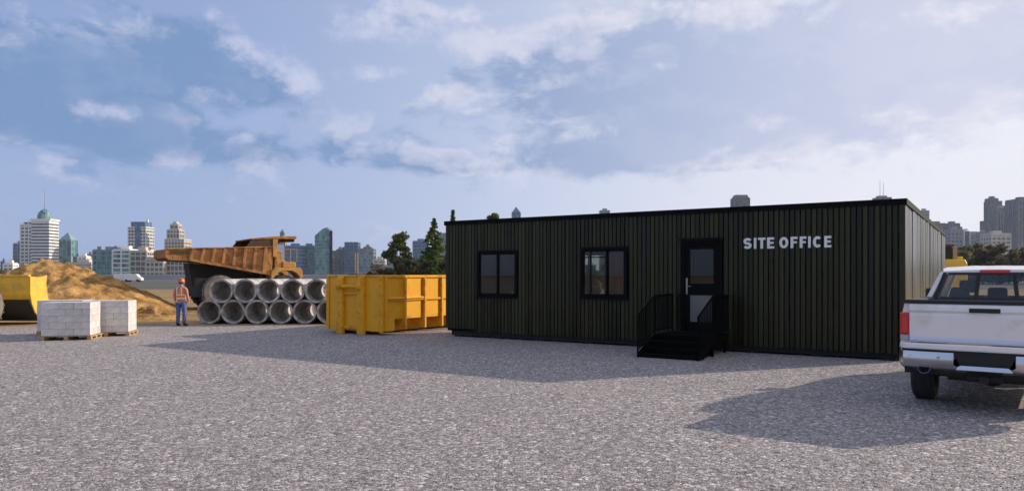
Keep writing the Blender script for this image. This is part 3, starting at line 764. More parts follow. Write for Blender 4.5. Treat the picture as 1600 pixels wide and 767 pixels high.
# ------------------------------------------------------------------ WHEEL LOADER (bucket in view at the left edge)
lo_x = -19.5
wl = thing('wheel_loader', 'dusty yellow wheel loader bucket and tyre cut off by the left edge', 'wheel loader', (lo_x, 27.5, 0), 0)
bk = MB(); n = 14; bwid = 1.62
outer = [(0.02, 1.80), (0.0, 1.55), (.02, 1.15), (.10, .80), (.28, .48), (.60, .24), (1.0, .15), (1.55, .13)]
inner = [(1.55, .17), (1.0, .19), (.63, .28), (.33, .51), (.15, .82), (.07, 1.15), (.05, 1.55), (.07, 1.80)]
bk.prism(outer + inner, -bwid, bwid, 'x'); bo = bk.build('bucket', 'loader_yellow', wl)
for s_ in (-1, 1):
    a, b = (bwid, bwid + .04) if s_ > 0 else (-bwid - .04, -bwid)
    MB().prism([(0.0, 1.80), (.0, 1.15), (.10, .78), (.28, .46), (.60, .22), (1.0, .13), (1.6, .12), (1.45, .5), (1.05, 1.0), (.95, 1.5), (1.0, 1.86), (.6, 1.78)], a, b, 'x').build('side_plate', 'loader_yellow', bo, bevel=.01)
box('top_lip', 'loader_yellow', bo, -bwid, bwid, -.04, .10, 1.801, 1.86, bevel=.01)
box('cutting_edge', 'cutting_steel', bo, -bwid - .05, bwid + .05, 1.5, 1.75, .10, .127)
MB().prism([(-.012, .95), (.10, .72), (.26, .44), (.58, .20), (1.0, .11), (1.0, .145), (.59, .235), (.275, .475), (.095, .78), (.0, .95)], -bwid, bwid, 'x').build('underside_shade', 'bucket_shade', bo)  # dark sheet: shade under the bucket's curve put into colour
for x in (-.6, .6): MB().prism([(-1.6, .9), (-.2, .45), (.0, .6), (0, .85), (-.3, .85), (-1.6, 1.25)], x - .09, x + .09, 'x').build('lift_arm', 'loader_yellow', wl, bevel=.01)
tyre_prof = lambda r, w_: [(r * .56, -w_ / 2), (r * .9, -w_ / 2), (r * .98, -w_ * .4), (r, -w_ * .3), (r, w_ * .3), (r * .98, w_ * .4), (r * .9, w_ / 2), (r * .56, w_ / 2)]
def wheel(parent, x, y, r, w_, mt='tyre', mr='rim_dusty', lugs=20, cat='wheel'):
    t = MB().lathe(tyre_prof(r, w_), (0, 0, 0), 'x', 40).build('wheel', mt, parent, smooth=True, loc=(x, y, r))
    lg = MB()
    for k in range(lugs):
        a = 2 * PI * k / lugs; rot = Matrix.Rotation(a, 4, 'X')
        for s_ in (-1, 1):
            vs = []
            q = MB().box(s_ * w_ * .02 if s_ > 0 else -w_ * .47, w_ * .47 if s_ > 0 else -w_ * .02, -r * .045, r * .045, r * .985, r * 1.02)
            sk_ = rot @ Matrix.Rotation(s_ * .0, 4, 'Z'); lg.add([tuple(sk_ @ Vector(v)) for v in q.v], q.f)
    if lugs: o = lg.build('tread', mt, t)
    MB().lathe([(0, -w_ * .28), (r * .2, -w_ * .28), (r * .25, -w_ * .12), (r * .5, -w_ * .12), (r * .56, -w_ * .45), (r * .58, -w_ * .45), (r * .58, w_ * .45), (r * .56, w_ * .45), (r * .5, w_ * .12), (r * .25, w_ * .12), (r * .2, w_ * .28), (0, w_ * .28)], (0, 0, 0), 'x', 30).build('rim', mr, t, smooth=True)
    return t
for x in (-1.08, 1.08):
    for y in (-1.75, -4.9): wheel(wl, x, y, .78, .6, 'tyre_dusty')
MB().prism([(-6.2, .6), (-6.2, 1.5), (-5.9, 1.9), (-4.2, 1.95), (-4.1, 1.2), (-1.6, 1.25), (-1.2, .8), (-1.4, .5)], -.75, .75, 'x').build('body', 'loader_yellow', wl, bevel=.04)
MB().prism([(-4.0, 1.3), (-4.0, 3.1), (-2.7, 3.1), (-2.4, 2.0), (-2.4, 1.3)], -.7, .7, 'x').build('cab', 'car_glass', wl)
MB().box(-.78, .78, -4.1, -2.55, 3.1, 3.22).build('cab_roof', 'loader_yellow', wl, bevel=.03)

# ------------------------------------------------------------------ HAUL TRUCK
HYAW = R(34)
hx0, hy0 = GX(266, 38.3), 38.3
ht = thing('dump_truck', 'rusty orange heavy dump truck parked behind the concrete pipes', 'dump truck', (hx0, hy0, 0), HYAW)
# local: x forward (right), y away, near side at y=0
BT = 3.17
WT = 3.5
side = [(-.15, BT), (5.85, BT), (5.72, 1.83), (4.1, 2.20), (2.7, 2.47), (1.3, 2.58), (-.05, 2.63), (-.28, 2.76)]
def bedwall(y0, y1): return MB().prism(side, y0, y1, 'y').build('bed_side', 'rust_orange', ht, bevel=.015)
bedwall(0, .08); bedwall(WT - .08, WT)
MB().prism([(-.28, 2.76), (-.05, 2.63), (1.3, 2.58), (2.7, 2.47), (4.1, 2.2), (5.72, 1.83), (5.74, 1.93), (4.1, 2.3), (2.7, 2.57), (1.3, 2.68), (-.05, 2.73), (-.26, 2.82)], .08, WT - .08, 'y').build('bed_floor', 'rust_dark', ht)
MB().prism([(5.72, 1.9), (5.84, 1.9), (6.02, 3.6), (5.9, 3.6)], .08, WT - .08, 'y').build('headboard', 'rust_orange', ht)
MB().box(-.17, 5.88, -.06, .12, BT, BT + .08).build('bed_rail', 'rust_orange', ht, bevel=.02)
MB().box(-.17, 5.88, WT - .12, WT + .06, BT, BT + .08).build('bed_rail', 'rust_orange', ht, bevel=.02)
for k in range(8):
    t = 1.15 + k * .60; zl = np.interp(t - .15, [-.05, 1.3, 2.7, 4.1, 5.72], [2.63, 2.58, 2.47, 2.2, 1.83])
    MB().prism([(t, BT - .002), (t + .17, BT - .002), (t + .02, zl + .03), (t - .15, zl + .03)], -.10, -.002, 'y').build('bed_rib', 'rust_orange', ht, bevel=.01)
MB().prism([(1.0, 2.60), (5.70, 1.84), (5.74, 1.98), (1.0, 2.74)], -.09, -.003, 'y').build('lower_rib', 'rust_orange', ht, bevel=.01)
MB().prism([(.0, 2.98), (1.0, 2.93), (1.0, 3.10), (.0, 3.10)], -.05, -.003, 'y').build('tail_stiffener', 'rust_dark', ht)
MB().box(-.30, -.16, -.02, WT + .02, 2.74, 3.20).build('tail_plate', 'rust_orange', ht, bevel=.02)
# canopy shield and gussets
MB().prism([(4.3, BT + .09), (4.62, 3.62), (5.95, 3.72), (5.95, BT + .09)], .02, .10, 'y').build('canopy_gusset', 'rust_dark', ht)
MB().prism([(4.3, BT + .09), (4.62, 3.62), (5.95, 3.72), (5.95, BT + .09)], WT - .10, WT - .02, 'y').build('canopy_gusset', 'rust_dark', ht)
MB().prism([(4.60, 3.62), (4.58, 3.70), (5.95, 3.80), (7.35, 3.80), (7.4, 3.70), (7.35, 3.62), (5.95, 3.66)], -.02, WT + .02, 'y').build('canopy', 'rust_orange', ht, bevel=.02)
MB().prism([(5.9, BT - .3), (5.9, 3.64), (6.22, 3.64), (6.12, BT - .3)], -.02, .12, 'y').build('canopy_brace', 'haul_yellow', ht)
MB().tube([(6.3, .25, 3.56), (7.30, .25, 3.58)], .11, 12).build('air_intake', 'chassis_black', ht, smooth=True)
# cab, deck, fender
MB().box(6.05, 6.50, .1, 1.1, 2.0, 3.0).build('air_cleaner', 'haul_yellow', ht, bevel=.04)
MB().box(6.52, 7.35, 0.0, 3.4, 2.28, 2.60).build('hood', 'haul_yellow', ht, bevel=.03)
cab = MB().box(6.0, 7.25, 1.7, 3.1, 2.3, 2.75).build('cab', 'haul_yellow', ht, bevel=.03)
MB().box(6.05, 7.2, 1.75, 3.05, 2.751, 3.45).build('cab_glass', 'car_glass', cab)
MB().box(6.0, 7.25, 1.7, 3.1, 3.451, 3.52).build('cab_roof', 'haul_yellow', cab)
arch = [(5.75, 2.02), (6.0, 2.27), (7.55, 2.27), (7.72, 2.10), (7.72, 1.72), (7.58, 1.72), (7.35, 1.98), (7.05, 2.10), (6.45, 2.10), (6.1, 1.95), (5.85, 1.65), (5.75, 1.65)]
MB().prism(arch, -.15, 1.0, 'y').build('fender', 'haul_yellow', ht, bevel=.02)
MB().prism(arch, WT - 1.0, WT + .1, 'y').build('fender', 'haul_yellow', ht, bevel=.02)
rl = MB()
for x in (6.6, 7.0, 7.4): rl.tube([(x, 0.0, 2.6), (x, 0.0, 3.05)], .018, 6)
rl.tube([(6.6, 0, 3.05), (7.4, 0, 3.05)], .02, 6).tube([(7.4, 0, 3.05), (7.4, 3.3, 3.05)], .02, 6); rl.build('handrail', 'haul_yellow', ht)
MB().box(7.55, 7.75, .1, 3.4, .8, 1.71).build('front_bumper', 'haul_yellow', ht, bevel=.03)
MB().prism([(1.2, 2.5), (1.4, 1.3), (1.7, 1.0), (7.5, 1.0), (7.5, 1.7), (5.6, 1.75), (4.0, 2.12), (2.7, 2.4)], 1.0, 2.5, 'y').build('chassis', 'chassis_black', ht)
MB().box(1.45, 2.1, .15, 3.3, .7, 1.7).build('rear_axle', 'chassis_black', ht)
MB().tube([(4.4, 1.0, 1.1), (5.3, 1.0, 2.0)], .14, 10).build('hoist', 'chassis_black', ht)
MB().box(4.3, 5.5, .25, .95, .9, 1.7).build('fuel_tank', 'haul_yellow', ht, bevel=.05)
def ywheel(x, y, r, w_, mt, mr):
    h = wheel(ht, 0, 0, r, w_, mt, mr, 22); h.location = (x, y, r); h.rotation_euler = (0, 0, PI / 2); return h
for x, ys in ((2.8, (.30, .95, 2.55, 3.2)), (6.6, (.35, 3.15))):
    for y in ys: ywheel(x, y, .93, .58, 'tyre_dusty' if y == .30 or y == .35 else 'tyre', 'rim_dusty')

KX = .89
for ch in [q for q in bpy.data.objects if q.parent == ht]:
    if ch.name.startswith('wheel'): ch.location.x *= KX
    else:
        for o_ in [ch] + [q for q in bpy.data.objects if q.parent == ch]:
            for v_ in o_.data.vertices: v_.co.x *= KX; v_.co.z += .04 * v_.co.x if v_.co.z > 2.9 else 0

# ------------------------------------------------------------------ PICKUP TRUCK
TO = (6.17, 9.70); TR = math.atan2(-.6, .8)
pk = thing('pickup_truck', 'white pickup truck seen from behind, cut off by the right edge', 'pickup truck', (TO[0], TO[1], 0), TR)
LEN = 5.75
def arc_pts(cy_, r, z0, n=12, cz=.42):
    a0 = math.asin(min(1, (z0 - cz) / r)); return [(cy_ + r * math.cos(PI - a0 - (PI - 2 * a0) * k / n), cz + r * math.sin(PI - a0 - (PI - 2 * a0) * k / n)) for k in range(n + 1)]
RA, FA = 1.22, 4.80
# bed side panels with wheel arch, slightly curved in section
def side_panel(sgn):
    low = [(.14, .62)] + arc_pts(RA, .47, .60) + [(1.98, .55)]
    mb = MB()
    # outline loop bottom edge then top edge; section rings at several heights give tumblehome
    bot = low; n_ = len(bot)
    ysamp = [p[0] for p in bot]
    rings = []
    for fr, xo in ((0, .965), (.25, 1.0), (.55, 1.005), (.8, .99), (1.0, .955)):
        rings.append([(sgn * xo, yy_, zz_ + (1.46 - zz_) * fr) for yy_, zz_ in bot])
    mb.loft(rings, caps=False, closed=False)
    mb.loft([[(sgn * .955, y_, 1.46) for y_ in ysamp], [(sgn * .86, y_, 1.46) for y_ in ysamp], [(sgn * .86, y_, .95) for y_ in ysamp]], caps=False, closed=False)
    mb.add([(sgn * .965, .14, .62), (sgn * 1.0, .14, .83), (sgn * 1.005, .14, 1.08), (sgn * .99, .14, 1.29), (sgn * .955, .14, 1.46), (sgn * .80, .14, 1.46), (sgn * .80, .14, .62)], [tuple(range(7))])
    mb.build('bed_side', 'white_paint', pk, smooth=True)
for s_ in (-1, 1): side_panel(s_)
box('bed_floor', 'black_plastic', pk, -.86, .86, .2, 1.9, .90, .95)
box('bed_front', 'white_paint', pk, -.86, .86, 1.9, 1.97, .6, 1.46)
for s_ in (-1, 1):
    MB().prism([(s_ * .80, 1.461), (s_ * .80, 1.50), (s_ * .92, 1.515), (s_ * .965, 1.49), (s_ * .965, 1.461)], .10, 1.98, 'y').build('rail_cap', 'black_plastic', pk)
    MB().prism([(.18, .60), (.18, .95), (1.9, .95), (1.9, .60), (RA + .47, .60)] + arc_pts(RA, .46, .60)[::-1], s_ * .60, s_ * .85, 'x').build('wheel_well', 'chassis_black', pk)
# tailgate with pressed shapes
tg = MB().prism([(.14, .93), (.095, .94), (.085, 1.02), (.075, 1.30), (.085, 1.34), (.055, 1.37), (.06, 1.43), (.09, 1.462), (.15, 1.462)], -.885, .885, 'x').build('tailgate', 'white_paint', pk, bevel=.008, seg=2)
box('tailgate_cap', 'black_plastic', tg, -.895, .895, .07, .16, 1.463, 1.515, bevel=.012)
MB().prism([(.09, .935), (.07, .94), (.062, .965), (.078, 1.0), (.09, 1.0)], -.88, .88, 'x').build('chrome_strip', 'chrome', tg)
box('tailgate_handle', 'black_plastic', tg, -.175, .175, .045, .075, 1.352, 1.412, bevel=.008)
mb = MB()
mb.prism([(-.55, 1.06), (.55, 1.06), (.57, 1.08), (.55, 1.10), (-.55, 1.10), (-.57, 1.08)], .0762, .084, 'y')
# tail lights
for s_ in (-1, 1):
    a, b = (.885, 1.008)
    x0_, x1_ = (s_ * b, s_ * a) if s_ < 0 else (a, b)
    tl = MB().box(x0_, x1_, .09, .30, 1.03, 1.335).build('tail_light', 'tail_red', pk, bevel=.02, seg=2)
    box('reverse_lens', 'lamp_clear', tl, x0_ + .004, x1_ - .004, .093, .29, .95, 1.028, bevel=.012)
    box('lamp_core', 'brake_red', tl, x0_ + .03, x1_ - .03, .083, .089, 1.08, 1.27)
# bumper: painted step pad above, black line, chrome face with recess
bumper = MB()
def bring(z_, yo, half): return [(-half, .30 + yo), (-half, .10 + yo), (-half * .93, .02 + yo), (-half * .5, -.01 + yo), (half * .5, -.01 + yo), (half * .93, .02 + yo), (half, .10 + yo), (half, .30 + yo)]
MB().prism([(p[0], p[1]) for p in bring(0, .0, 1.01)], .842, .925, 'z').build('bumper_pad', 'white_paint', pk, bevel=.02, seg=2)
MB().prism([(p[0] * .985, p[1] + .03) for p in bring(0, 0, 1.0)], .815, .842, 'z').build('bumper_gap', 'black_plastic', pk)
cb = MB()
recL, recT, recB = .345, .815, .62
# face pieces left and right of the number-plate recess, plus sill beneath it
for s_ in (-1, 1):
    pts = [(s_ * recL, .0), (s_ * .75, .005), (s_ * .95, .04), (s_ * 1.01, .13), (s_ * 1.01, .30)]
    for (z0_, z1_) in ((.60, .815),):
        ringA = [(x_, y_ - .02, z1_) for x_, y_ in pts]; ringM = [(x_, y_ - .045, (z0_ + z1_) / 2 + .03) for x_, y_ in pts]; ringM2 = [(x_, y_ - .035, (z0_ + z1_) / 2 - .05) for x_, y_ in pts]; ringB = [(x_ if i_ else s_ * (recL - .10), y_ + .02, z0_) for i_, (x_, y_) in enumerate(pts)]
        cb.loft([ringA, ringM, ringM2, ringB], caps=False, closed=False)
cb.loft([[(-recL + .08, -.04, .655), (recL - .08, -.04, .655)], [(-recL + .05, -.053, .635), (recL - .05, -.053, .635)], [(-recL + .03, -.055, .60), (recL - .03, -.055, .60)], [(-recL + .04, .02, .565), (recL - .04, .02, .565)]], caps=False, closed=False)
cb.loft([[(s_ * x_, y_, .60) for s_, x_, y_ in ((-1, 1.0, .15), (-1, .9, .05), (-1, .35, .02), (1, .35, .02), (1, .9, .05), (1, 1.0, .15))], [(s_ * x_, y_, .555) for s_, x_, y_ in ((-1, .97, .2), (-1, .88, .12), (-1, .35, .10), (1, .35, .10), (1, .88, .12), (1, .97, .2))]], caps=False, closed=False)
bmp = cb.build('bumper', 'chrome', pk, smooth=True)
MB().prism([(-recL - .01, recT), (recL + .01, recT), (recL - .09, .60), (-recL + .09, .60)], .035, .06, 'y').build('plate_recess', 'black_plastic', bmp)
for x_ in (-.86, -.52, .52, .86):
    MB().lathe([(0, -.006), (.02, -.006), (.02, .01), (0, .01)], (x_, -.04 + (.03 if abs(x_) > .8 else 0), .745), 'y', 14).build('parking_sensor', 'lamp_clear', bmp)
MB().box(-.95, .95, .12, .45, .50, .60).build('frame_beam', 'chassis_black', pk)
MB().lathe([(.066, -.02), (.074, -.02), (.074, .6), (.066, .6)], (-.70, .04, .585), 'y', 22).build('exhaust_tip', 'rim_alloy', pk, smooth=True)
MB().lathe([(0, .10), (.062, .10), (.062, .12), (0, .12)], (-.70, .04, .585), 'y', 16).build('exhaust_bore', 'chassis_black', pk)
mb = MB().box(-.45, .45, .3, 5.2, .42, .62).box(-.75, .75, RA - .06, RA + .06, .36, .48); mb.build('chassis', 'chassis_black', pk)
MB().lathe([(0, -.14), (.12, -.1), (.15, 0), (.12, .1), (0, .14)], (0, RA, .40), 'x', 16).build('differential', 'chassis_black', pk)
MB().tube([(-.2, .1, .48), (.2, .1, .48)], .045, 10).build('tow_bar', 'chassis_black', pk); MB().box(-.05, .05, -.06, .3, .44, .52).build('hitch', 'chassis_black', pk)
# cab lower body
cabz = 1.46
lowc = [(1.99, .50)] + [(3.9, .50), (FA - .5, .52)] + arc_pts(FA, .47, .58) + [(LEN - .12, .62)]
for s_ in (-1, 1):
    rings = []
    for fr, xo in ((0, .955), (.3, 1.0), (.6, 1.0), (.85, .985), (1.0, .94)):
        r_ = []
        for yy_, zz_ in lowc:
            topz = cabz if yy_ < 4.0 else cabz - (yy_ - 4.0) / 1.7 * .22
            nar = 1.0 if yy_ < 5.0 else 1 - (yy_ - 5.0) * .16
            r_.append((s_ * xo * nar, yy_, zz_ + (topz - zz_) * fr))
        rings.append(r_)
    MB().loft(rings, caps=False, closed=False).build('body_side', 'white_paint', pk, smooth=True)
MB().loft([[(-.94, 4.0, cabz), (-.5, 4.0, cabz + .04), (.5, 4.0, cabz + .04), (.94, 4.0, cabz)], [(-.93, 5.0, 1.33), (-.5, 5.0, 1.40), (.5, 5.0, 1.40), (.93, 5.0, 1.33)], [(-.84, LEN - .10, 1.23), (-.5, LEN - .05, 1.28), (.5, LEN - .05, 1.28), (.84, LEN - .10, 1.23)]], caps=False, closed=False).build('hood', 'white_paint', pk, smooth=True)
MB().prism([(-.82, .62), (.82, .62), (.83, 1.24), (-.83, 1.24)], LEN - .14, LEN - .02, 'y').build('grille', 'black_plastic', pk, bevel=.03)
MB().prism([(-.9, .50), (.9, .50), (.9, .72), (-.9, .72)], LEN - .1, LEN + .06, 'y').build('front_bumper', 'chrome', pk, bevel=.03)
for s_ in (-1, 1): box('headlight', 'lamp_clear', pk, *sorted((s_ * .84, s_ * .55)), LEN - .06, LEN + .0, .98, 1.2, bevel=.02)
box('cab_back', 'white_paint', pk, -.95, .95, 1.99, 2.05, .5, cabz)
box('cab_floor', 'seat_dark', pk, -.92, .92, 2.05, 4.0, .50, .56); box('firewall', 'seat_dark', pk, -.92, .92, 3.95, 4.0, .56, 1.45)
# greenhouse: pillars, roof, glass
def rr(y_, half, z_, crown=.0): return (y_, half, z_)
roof_pts = []
sec = [(2.06, .735, 1.915), (2.20, .75, 1.955), (2.8, .76, 1.985), (3.3, .745, 1.965), (3.55, .72, 1.915)]
rings = [[(-hw, y_, z_ - .035), (-hw * .96, y_, z_), (-hw * .5, y_, z_ + .018), (0, y_, z_ + .024), (hw * .5, y_, z_ + .018), (hw * .96, y_, z_), (hw, y_, z_ - .035), (hw * .9, y_, z_ - .05), (-hw * .9, y_, z_ - .05)] for y_, hw, z_ in sec]
MB().loft(rings).build('roof', 'white_paint', pk, smooth=True)
def pillar(a, b, w_, d_, m_='white_paint'):
    a, b = Vector(a), Vector(b); dx, dy = w_ / 2, d_ / 2
    r0 = [(a.x - dx, a.y - dy, a.z), (a.x + dx, a.y - dy, a.z), (a.x + dx, a.y + dy, a.z), (a.x - dx, a.y + dy, a.z)]
    r1 = [(b.x - dx, b.y - dy, b.z), (b.x + dx, b.y - dy, b.z), (b.x + dx, b.y + dy, b.z), (b.x - dx, b.y + dy, b.z)]
    MB().loft([r0, r1]).build('pillar', m_, pk, bevel=.01)
for s_ in (-1, 1):
    pillar((s_ * .92, 2.07, cabz), (s_ * .715, 2.10, 1.90), .075, .10)
    pillar((s_ * .91, 2.98, cabz), (s_ * .725, 2.9, 1.93), .05, .10, 'black_plastic')
    pillar((s_ * .91, 3.98, cabz - .02), (s_ * .70, 3.52, 1.90), .07, .09)
    # door glass
    MB().loft([[(s_ * .93, 2.16, cabz), (s_ * .93, 3.93, cabz)], [(s_ * .735, 2.18, 1.905), (s_ * .735, 3.52, 1.905)]], caps=False, closed=False).build('side_window', 'car_glass', pk)
    MB().box(s_ * .96 if s_ > 0 else -1.18, 1.18 if s_ > 0 else -.96, 3.72, 3.82, 1.42, 1.62).build('mirror', 'black_plastic', pk, bevel=.02)
    box('door_handle', 'chrome', pk, *sorted((s_ * 1.0, s_ * 1.03)), 2.35, 2.55, 1.22, 1.25)
MB().loft([[(-.87, 3.99, cabz - .02), (.87, 3.99, cabz - .02)], [(-.68, 3.54, 1.90), (.68, 3.54, 1.90)]], caps=False, closed=False).build('windscreen', 'car_glass', pk)
rwz0, rwz1 = cabz, 1.895
def rx_(fr, x_): # interpolate narrowing glass
    return x_ * (1 - fr) + x_ * .80 * fr
# rear glass in three lights with dark frames
rear = MB()
def quad_y(x0b, x1b, y_, z0_, z1_, name, m_, parent, th=.008):
    k = .82
    f0, f1 = (z0_ - rwz0) / (rwz1 - rwz0), (z1_ - rwz0) / (rwz1 - rwz0)
    s0, s1 = 1 - (1 - k) * f0, 1 - (1 - k) * f1
    return MB().loft([[(x0b * s0, y_, z0_), (x1b * s0, y_, z0_), (x1b * s0, y_ + th, z0_), (x0b * s0, y_ + th, z0_)], [(x0b * s1, y_ + .02, z1_), (x1b * s1, y_ + .02, z1_), (x1b * s1, y_ + .02 + th, z1_), (x0b * s1, y_ + .02 + th, z1_)]]).build(name, m_, parent)
rg = quad_y(-.87, .87, 2.035, rwz0, rwz1, 'rear_window', 'car_glass', pk)
for x_ in (-.86, .80): quad_y(x_, x_ + .06, 2.022, rwz0, rwz1, 'window_seal', 'black_plastic', rg, .02)
for x_ in (-.30, .24): quad_y(x_, x_ + .06, 2.022, rwz0, rwz1, 'window_divider', 'black_plastic', rg, .02)
quad_y(-.77, .77, 2.022, 1.855, 1.895, 'window_seal', 'black_plastic', rg, .02); quad_y(-.77, .77, 2.022, rwz0, rwz0 + .05, 'window_seal', 'black_plastic', rg, .02)
box('brake_light', 'brake_red', pk, -.215, .175, 2.03, 2.075, 1.885, 1.935, bevel=.008)
for x_ in (-.45, .45):
    box('seat', 'seat_dark', pk, x_ - .27, x_ + .27, 3.0, 3.14, .6, 1.52, bevel=.06)
    MB().box(x_ - .14, x_ + .14, 3.0, 3.10, 1.56, 1.77).build('headrest', 'seat_dark', pk, bevel=.045, seg=3)
for x_ in (-.5, 0, .5):
    MB().box(x_ - .13, x_ + .13, 2.22, 2.31, 1.48, 1.66).build('headrest', 'seat_dark', pk, bevel=.04, seg=3)
box('rear_bench', 'seat_dark', pk, -.85, .85, 2.2, 2.34, .6, 1.48, bevel=.04)
# steering wheel, dash
MB().box(-.85, .85, 3.6, 3.95, 1.2, 1.42).build('dashboard', 'seat_dark', pk, bevel=.05)
def pwheel(x_, y_):
    r, w_ = .40, .285
    t = MB().lathe([(.24, -w_ / 2), (.35, -w_ / 2 - .005), (.385, -w_ * .42), (.40, -w_ * .33), (.40, w_ * .33), (.385, w_ * .42), (.35, w_ / 2 + .005), (.24, w_ / 2)], (0, 0, 0), 'x', 48).build('wheel', 'tyre', pk, smooth=True, loc=(x_, y_, r + .004))
    tr_ = MB()
    for xx in (-.09, -.03, .03, .09): tr_.lathe([(.399, xx - .022), (.405, xx - .018), (.405, xx + .018), (.399, xx + .022)], (0, 0, 0), 'x', 48)
    tr_.build('tread', 'tyre', t, smooth=True)
    rm = MB().lathe([(.245, -w_ * .48), (.255, -w_ * .48), (.255, w_ * .48), (.245, w_ * .48)], (0, 0, 0), 'x', 32)
    s_ = 1 if x_ > 0 else -1
    for k in range(8):
        a = 2 * PI * k / 8; q = MB().box(s_ * w_ * .30, s_ * w_ * .40, -.025, .025, .05, .25); rot = Matrix.Rotation(a, 4, 'X'); rm.add([tuple(rot @ Vector(v)) for v in q.v], q.f)
    rm.lathe([(0, s_ * w_ * .22), (.07, s_ * w_ * .22), (.07, s_ * w_ * .42), (0, s_ * w_ * .42)], (0, 0, 0), 'x', 16)
    rm.lathe([(0, -.01), (.16, -.01), (.16, .01), (0, .01)], (0, 0, 0), 'x', 24)
    rm.build('rim', 'rim_alloy', t, smooth=True)
for y_ in (RA, FA):
    for x_ in (-.845, .845): pwheel(x_, y_)

# ------------------------------------------------------------------ WORKER
def skin(name, m_, parent, pts, edges, rad, sub=2, root=0):
    me = bpy.data.meshes.new(name); me.from_pydata(pts, edges, []); me.materials.append(MATS[m_])
    o = ob(name, me, parent); sm = o.modifiers.new('skin', 'SKIN'); sm.use_smooth_shade = True
    lay = me.skin_vertices[0].data if me.skin_vertices else me.skin_vertices.new().data
    for i, r in enumerate(rad): lay[i].radius = r if isinstance(r, tuple) else (r, r); lay[i].use_root = (i == root)
    ss = o.modifiers.new('sub', 'SUBSURF'); ss.levels = sub; ss.render_levels = sub
    return o
wk = thing('person', 'person in orange hi-vis vest, orange hard hat and blue jeans standing with back turned', 'person', (GX(283, 27.1), 27.1, 0), R(-8))
# local +y = facing away from the camera
J = {'pel': (0, 0, .92), 'wa': (0, .01, 1.06), 'ch': (0, .0, 1.27), 'sh': (0, -.01, 1.40), 'ne': (0, .005, 1.47), 'he': (0, .02, 1.56), 'to': (0, .02, 1.66)}
pts = [J['pel'], J['wa'], J['ch'], J['sh'], J['ne'], J['he'], J['to']]; ed = [(0, 1), (1, 2), (2, 3), (3, 4), (4, 5), (5, 6)]; rad = [(.15, .11), (.13, .095), (.16, .11), (.12, .08), .052, (.075, .09), (.055, .07)]
def chain(start, lst):
    p = start
    for q, r in lst: pts.append(q); rad.append(r); ed.append((p, len(pts) - 1)); p = len(pts) - 1
    return p
hands = []
for s_ in (-1, 1):
    chain(0, [((s_ * .10, 0, .82), .085), ((s_ * .12, .015, .47), .056), ((s_ * .125, -.02, .12), .040), ((s_ * .13, -.01, .06), .042), ((s_ * .145, .14, .03), .03)])
    e_ = chain(3, [((s_ * .19, -.01, 1.37), .055), ((s_ * .25, -.02, 1.12), .040), ((s_ * .255, .05, .885), .027), ((s_ * .253, .065, .83), (.018, .033))])
    for k in range(4):
        yy_ = .035 + k * .019; ln = (.050, .062, .058, .044)[k]
        chain(e_, [((s_ * .252, yy_ + .005, .79), .009), ((s_ * .248, yy_ + .010, .79 - ln * .6), .0085), ((s_ * .236, yy_ + .012, .79 - ln), .007)])
    chain(e_, [((s_ * .238, .10, .815), .010), ((s_ * .232, .112, .785), .009)])
body = skin('body', 'skin', wk, pts, ed, rad)
# face features on the far side, ears
MB().lathe([(0, -.02), (.012, -.012), (.012, .012), (0, .02)], (0, .115, 1.555), 'z', 8).build('nose', 'skin', wk)
for s_ in (-1, 1): MB().lathe([(0, -.03), (.016, -.02), (.018, .0), (.012, .025), (0, .03)], (s_ * .082, .015, 1.55), 'z', 10).build('ear', 'skin', wk)
tr_p = [(0, 0, .94)]; tr_e = []; tr_r = [(.165, .125)]
for s_ in (-1, 1):
    b = len(tr_p); tr_p += [(s_ * .10, 0, .82), (s_ * .12, .015, .47), (s_ * .126, -.02, .09)]; tr_r += [.105, .078, .066]; tr_e += [(0, b), (b, b + 1), (b + 1, b + 2)]
skin('jeans', 'jeans', wk, tr_p, tr_e, tr_r)
skin('vest', 'vest_orange', wk, [(0, 0, .90), (0, .01, 1.06), (0, 0, 1.27), (0, -.01, 1.40)], [(0, 1), (1, 2), (2, 3)], [(.185, .135), (.17, .125), (.195, .14), (.15, .10)])
for s_ in (-1, 1):
    skin('sleeve', 'sleeve', wk, [(s_ * .155, -.01, 1.375), (s_ * .21, -.015, 1.32), (s_ * .252, -.02, 1.12), (s_ * .258, .045, .90)], [(0, 1), (1, 2), (2, 3)], [.065, .066, .052, .040])
    skin('boot', 'boot', wk, [(s_ * .127, -.03, .14), (s_ * .13, -.02, .055), (s_ * .14, .07, .05), (s_ * .148, .16, .04)], [(0, 1), (1, 2), (2, 3)], [.058, .055, .05, .04])
def band(z0_, z1_, rx2, ry2, name='reflective_band'):
    n_ = 24; MB().loft([[(rx2 * math.cos(2 * PI * k / n_), ry2 * math.sin(2 * PI * k / n_), z_) for k in range(n_)] for z_ in (z0_, z1_)], caps=False).build(name, 'reflective', wk, smooth=True)
band(.985, 1.035, .178, .128); band(1.12, 1.165, .183, .130)
for s_ in (-1, 1): MB().loft([[(s_ * .07, -.133, 1.16), (s_ * .11, -.133, 1.16)], [(s_ * .07, -.137, 1.30), (s_ * .11, -.137, 1.30)], [(s_ * .07, -.10, 1.42), (s_ * .11, -.10, 1.42)]], caps=False, closed=False).build('reflective_strap', 'reflective', wk)
hel = MB(); n_ = 24
hel.loft([[(r_ * math.cos(2 * PI * k / n_) * .92, .02 + r_ * 1.12 * math.sin(2 * PI * k / n_), z_) for k in range(n_)] for r_, z_ in ((.135, 1.60), (.13, 1.605), (.122, 1.61), (.118, 1.66), (.10, 1.71), (.06, 1.742), (.01, 1.75))])
hel.build('hard_hat', 'helmet_orange', wk, smooth=True)
